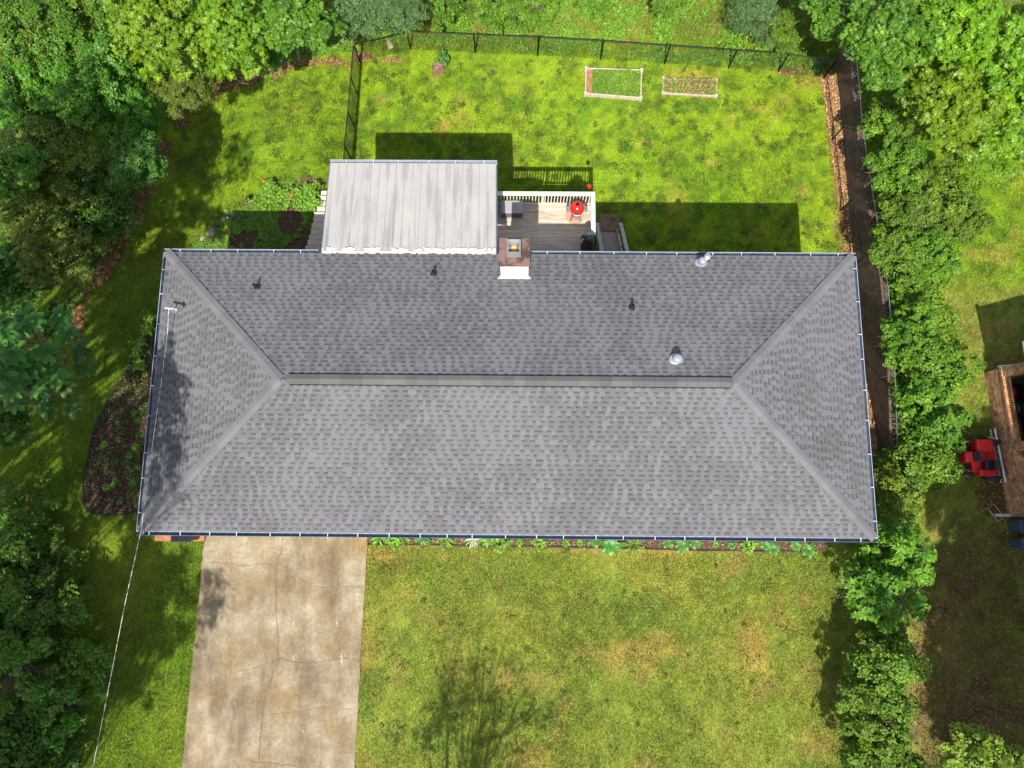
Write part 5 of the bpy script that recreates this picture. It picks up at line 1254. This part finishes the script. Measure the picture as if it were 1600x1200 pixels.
for a in (
 (1385, 185, 42, 3.2, 'hedge3', 'dark small-leaved shrub under the large star-leaved tree'),
 (1400, 262, 50, 3.5, 'hedge1', 'leafy shrub near the top of the eastern hedge'),
 (1420, 325, 52, 3.5, 'hedge1', 'leafy shrub second from the top of the eastern hedge'),
 (1470, 300, 52, 3.2, 'hedge2', 'spreading shrub bordering the neighbouring grass'),
 (1510, 345, 38, 2.7, 'hedge2', 'low shrub at the hedge edge by the brown patch'),
 (1400, 395, 45, 3.2, 'hedge3', 'dark shrub leaning over the retaining wall'),
 (1450, 395, 42, 2.9, 'hedge1', 'shrub in the middle of the hedge by the open grass'),
 (1420, 445, 42, 2.9, 'hedge2', 'small shrub above the gap in the hedge'),
 (1418, 520, 45, 3.5, 'hedge1', 'round shrub just below the gap in the hedge'),
 (1450, 575, 58, 3.8, 'hedge2', 'large bright shrub in the hedge beside the house'),
 (1455, 655, 58, 3.8, 'hedge1', 'large bright shrub facing the red ride-on mower'),
 (1430, 725, 55, 3.6, 'hedge3', 'shrub in the hedge where the short fence ends'),
 (1388, 755, 30, 3.9, 'yellow1', 'small yellow-green bush against the house corner'),
 (1405, 795, 38, 4.2, 'yellow1', 'yellowing bush near the front house corner'),
 (1385, 905, 70, 5.6, 'hedge1', 'large round shrub just past the front house corner'),
 (1375, 1040, 56, 4.8, 'hedge3', 'dark shrub beside the front lawn'),
 (1370, 1125, 60, 5, 'hedge2', 'dark shrub low in the front hedge'),
 (1380, 1195, 60, 5, 'hedge2', 'shrub at the bottom of the front hedge'),
 (1385, 985, 34, 3.8, 'hedge3', 'small dark shrub between two larger front shrubs'),
 (1528, 1195, 55, 9.8, 'yellow1', 'bright bushy tree alone at the bottom right'),
 (1592, 1205, 36, 9, 'yellow1', 'bright bush in the bottom right corner')):
    tree('shrub', *a, cat='shrub')
for a in (
 (690, 2, 40, 2.2, 'hedge1', 'green bush beyond the far fence, leftmost'),
 (770, 6, 48, 2.0, 'hedge2', 'bright viney bush beyond the far fence'),
 (835, 12, 42, 1.6, 'hedge2', 'low bright bush beyond the fence left of the orange patch'),
 (1050, -2, 34, 2.6, 'hedge3', 'dark bush beyond the fence above the raised beds'),
 (1180, 25, 48, 2.6, 'grey1', 'grey-green bush beyond the far fence'),
 (1225, 45, 36, 2.4, 'hedge2', 'green bush beside the pale rock'),
 (930, -8, 42, 1.6, 'hedge1', 'low green bush at the top edge in the middle')):
    tree('bush', *a, cat='bush')
# tall neighbours just outside the picture: they cast the dappled shade seen on the roof and lawns
SH = 'tall trees standing outside the picture'
def shade(x, y, zc, s, key): plant_tree('tree', x, y, zc, s, key, 'tall tree standing outside the photographed area', 'tree', SH, lean=1.5, cap=.85)
for a in ((-14.4, -2.2, 15.5, 1.2, 'sparse'), (-14.8, .8, 14.5, .8, 'sparse'), (-14.0, -7.2, 15.5, 1.2, 'sparse'), (-11.75, -7.6, 15.8, .55, 'sparse'), (-11.5, -9.4, 15.8, .55, 'sparse'), (-10.9, -10.6, 15.5, .33, 'thin'), (-14.2, -11.8, 15, .9, 'sparse'), (-16.8, -6, 15, 1.1, 'sparse'), (-17, -11.5, 15, 1.1, 'sparse'),
          (-15.6, 2.4, 13.5, .9, 'sparse'), (-12.6, -16.5, 15, .8, 'sparse'), (-15.0, -17.0, 14.5, 1.1, 'small1'), (-1.5, -16.8, 10.2, 1.0, 'thin'),
          (16.3, -13.2, 14.5, 1.15, 'small1'), (18.5, -10.5, 14.5, 1.0, 'small1'), (16.5, -16.2, 14.5, 1.25, 'small1'), (17, -20.0, 14, 1.3, 'small1'), (18.8, -18.5, 15, 1.2, 'small1'), (18.6, -14, 15, 1.2, 'dark1'), (15.3, -18.6, 13.5, .9, 'dark1'), (20, -11.5, 14, 1.1, 'small1'), (20.5, -16, 14, 1.2, 'small1'), (21, -21, 14, 1.2, 'small1'), (16, -23, 13, 1.1, 'small1')):
    shade(*a)
for a in ((14.0, -13.6, 12.5, .55, 'small1'), (14.1, -16.8, 12.5, .6, 'small1'), (14.0, -11.5, 13.5, .42, 'small1'), (15.0, -14.6, 12.5, .78, 'small1'), (15.2, -18.2, 13, .85, 'small1'), (15.2, -10.6, 13.9, .62, 'small1'), (17.2, -11.2, 14.5, .8, 'small1'), (15.4, -21.5, 13, .9, 'small1')): shade(*a)
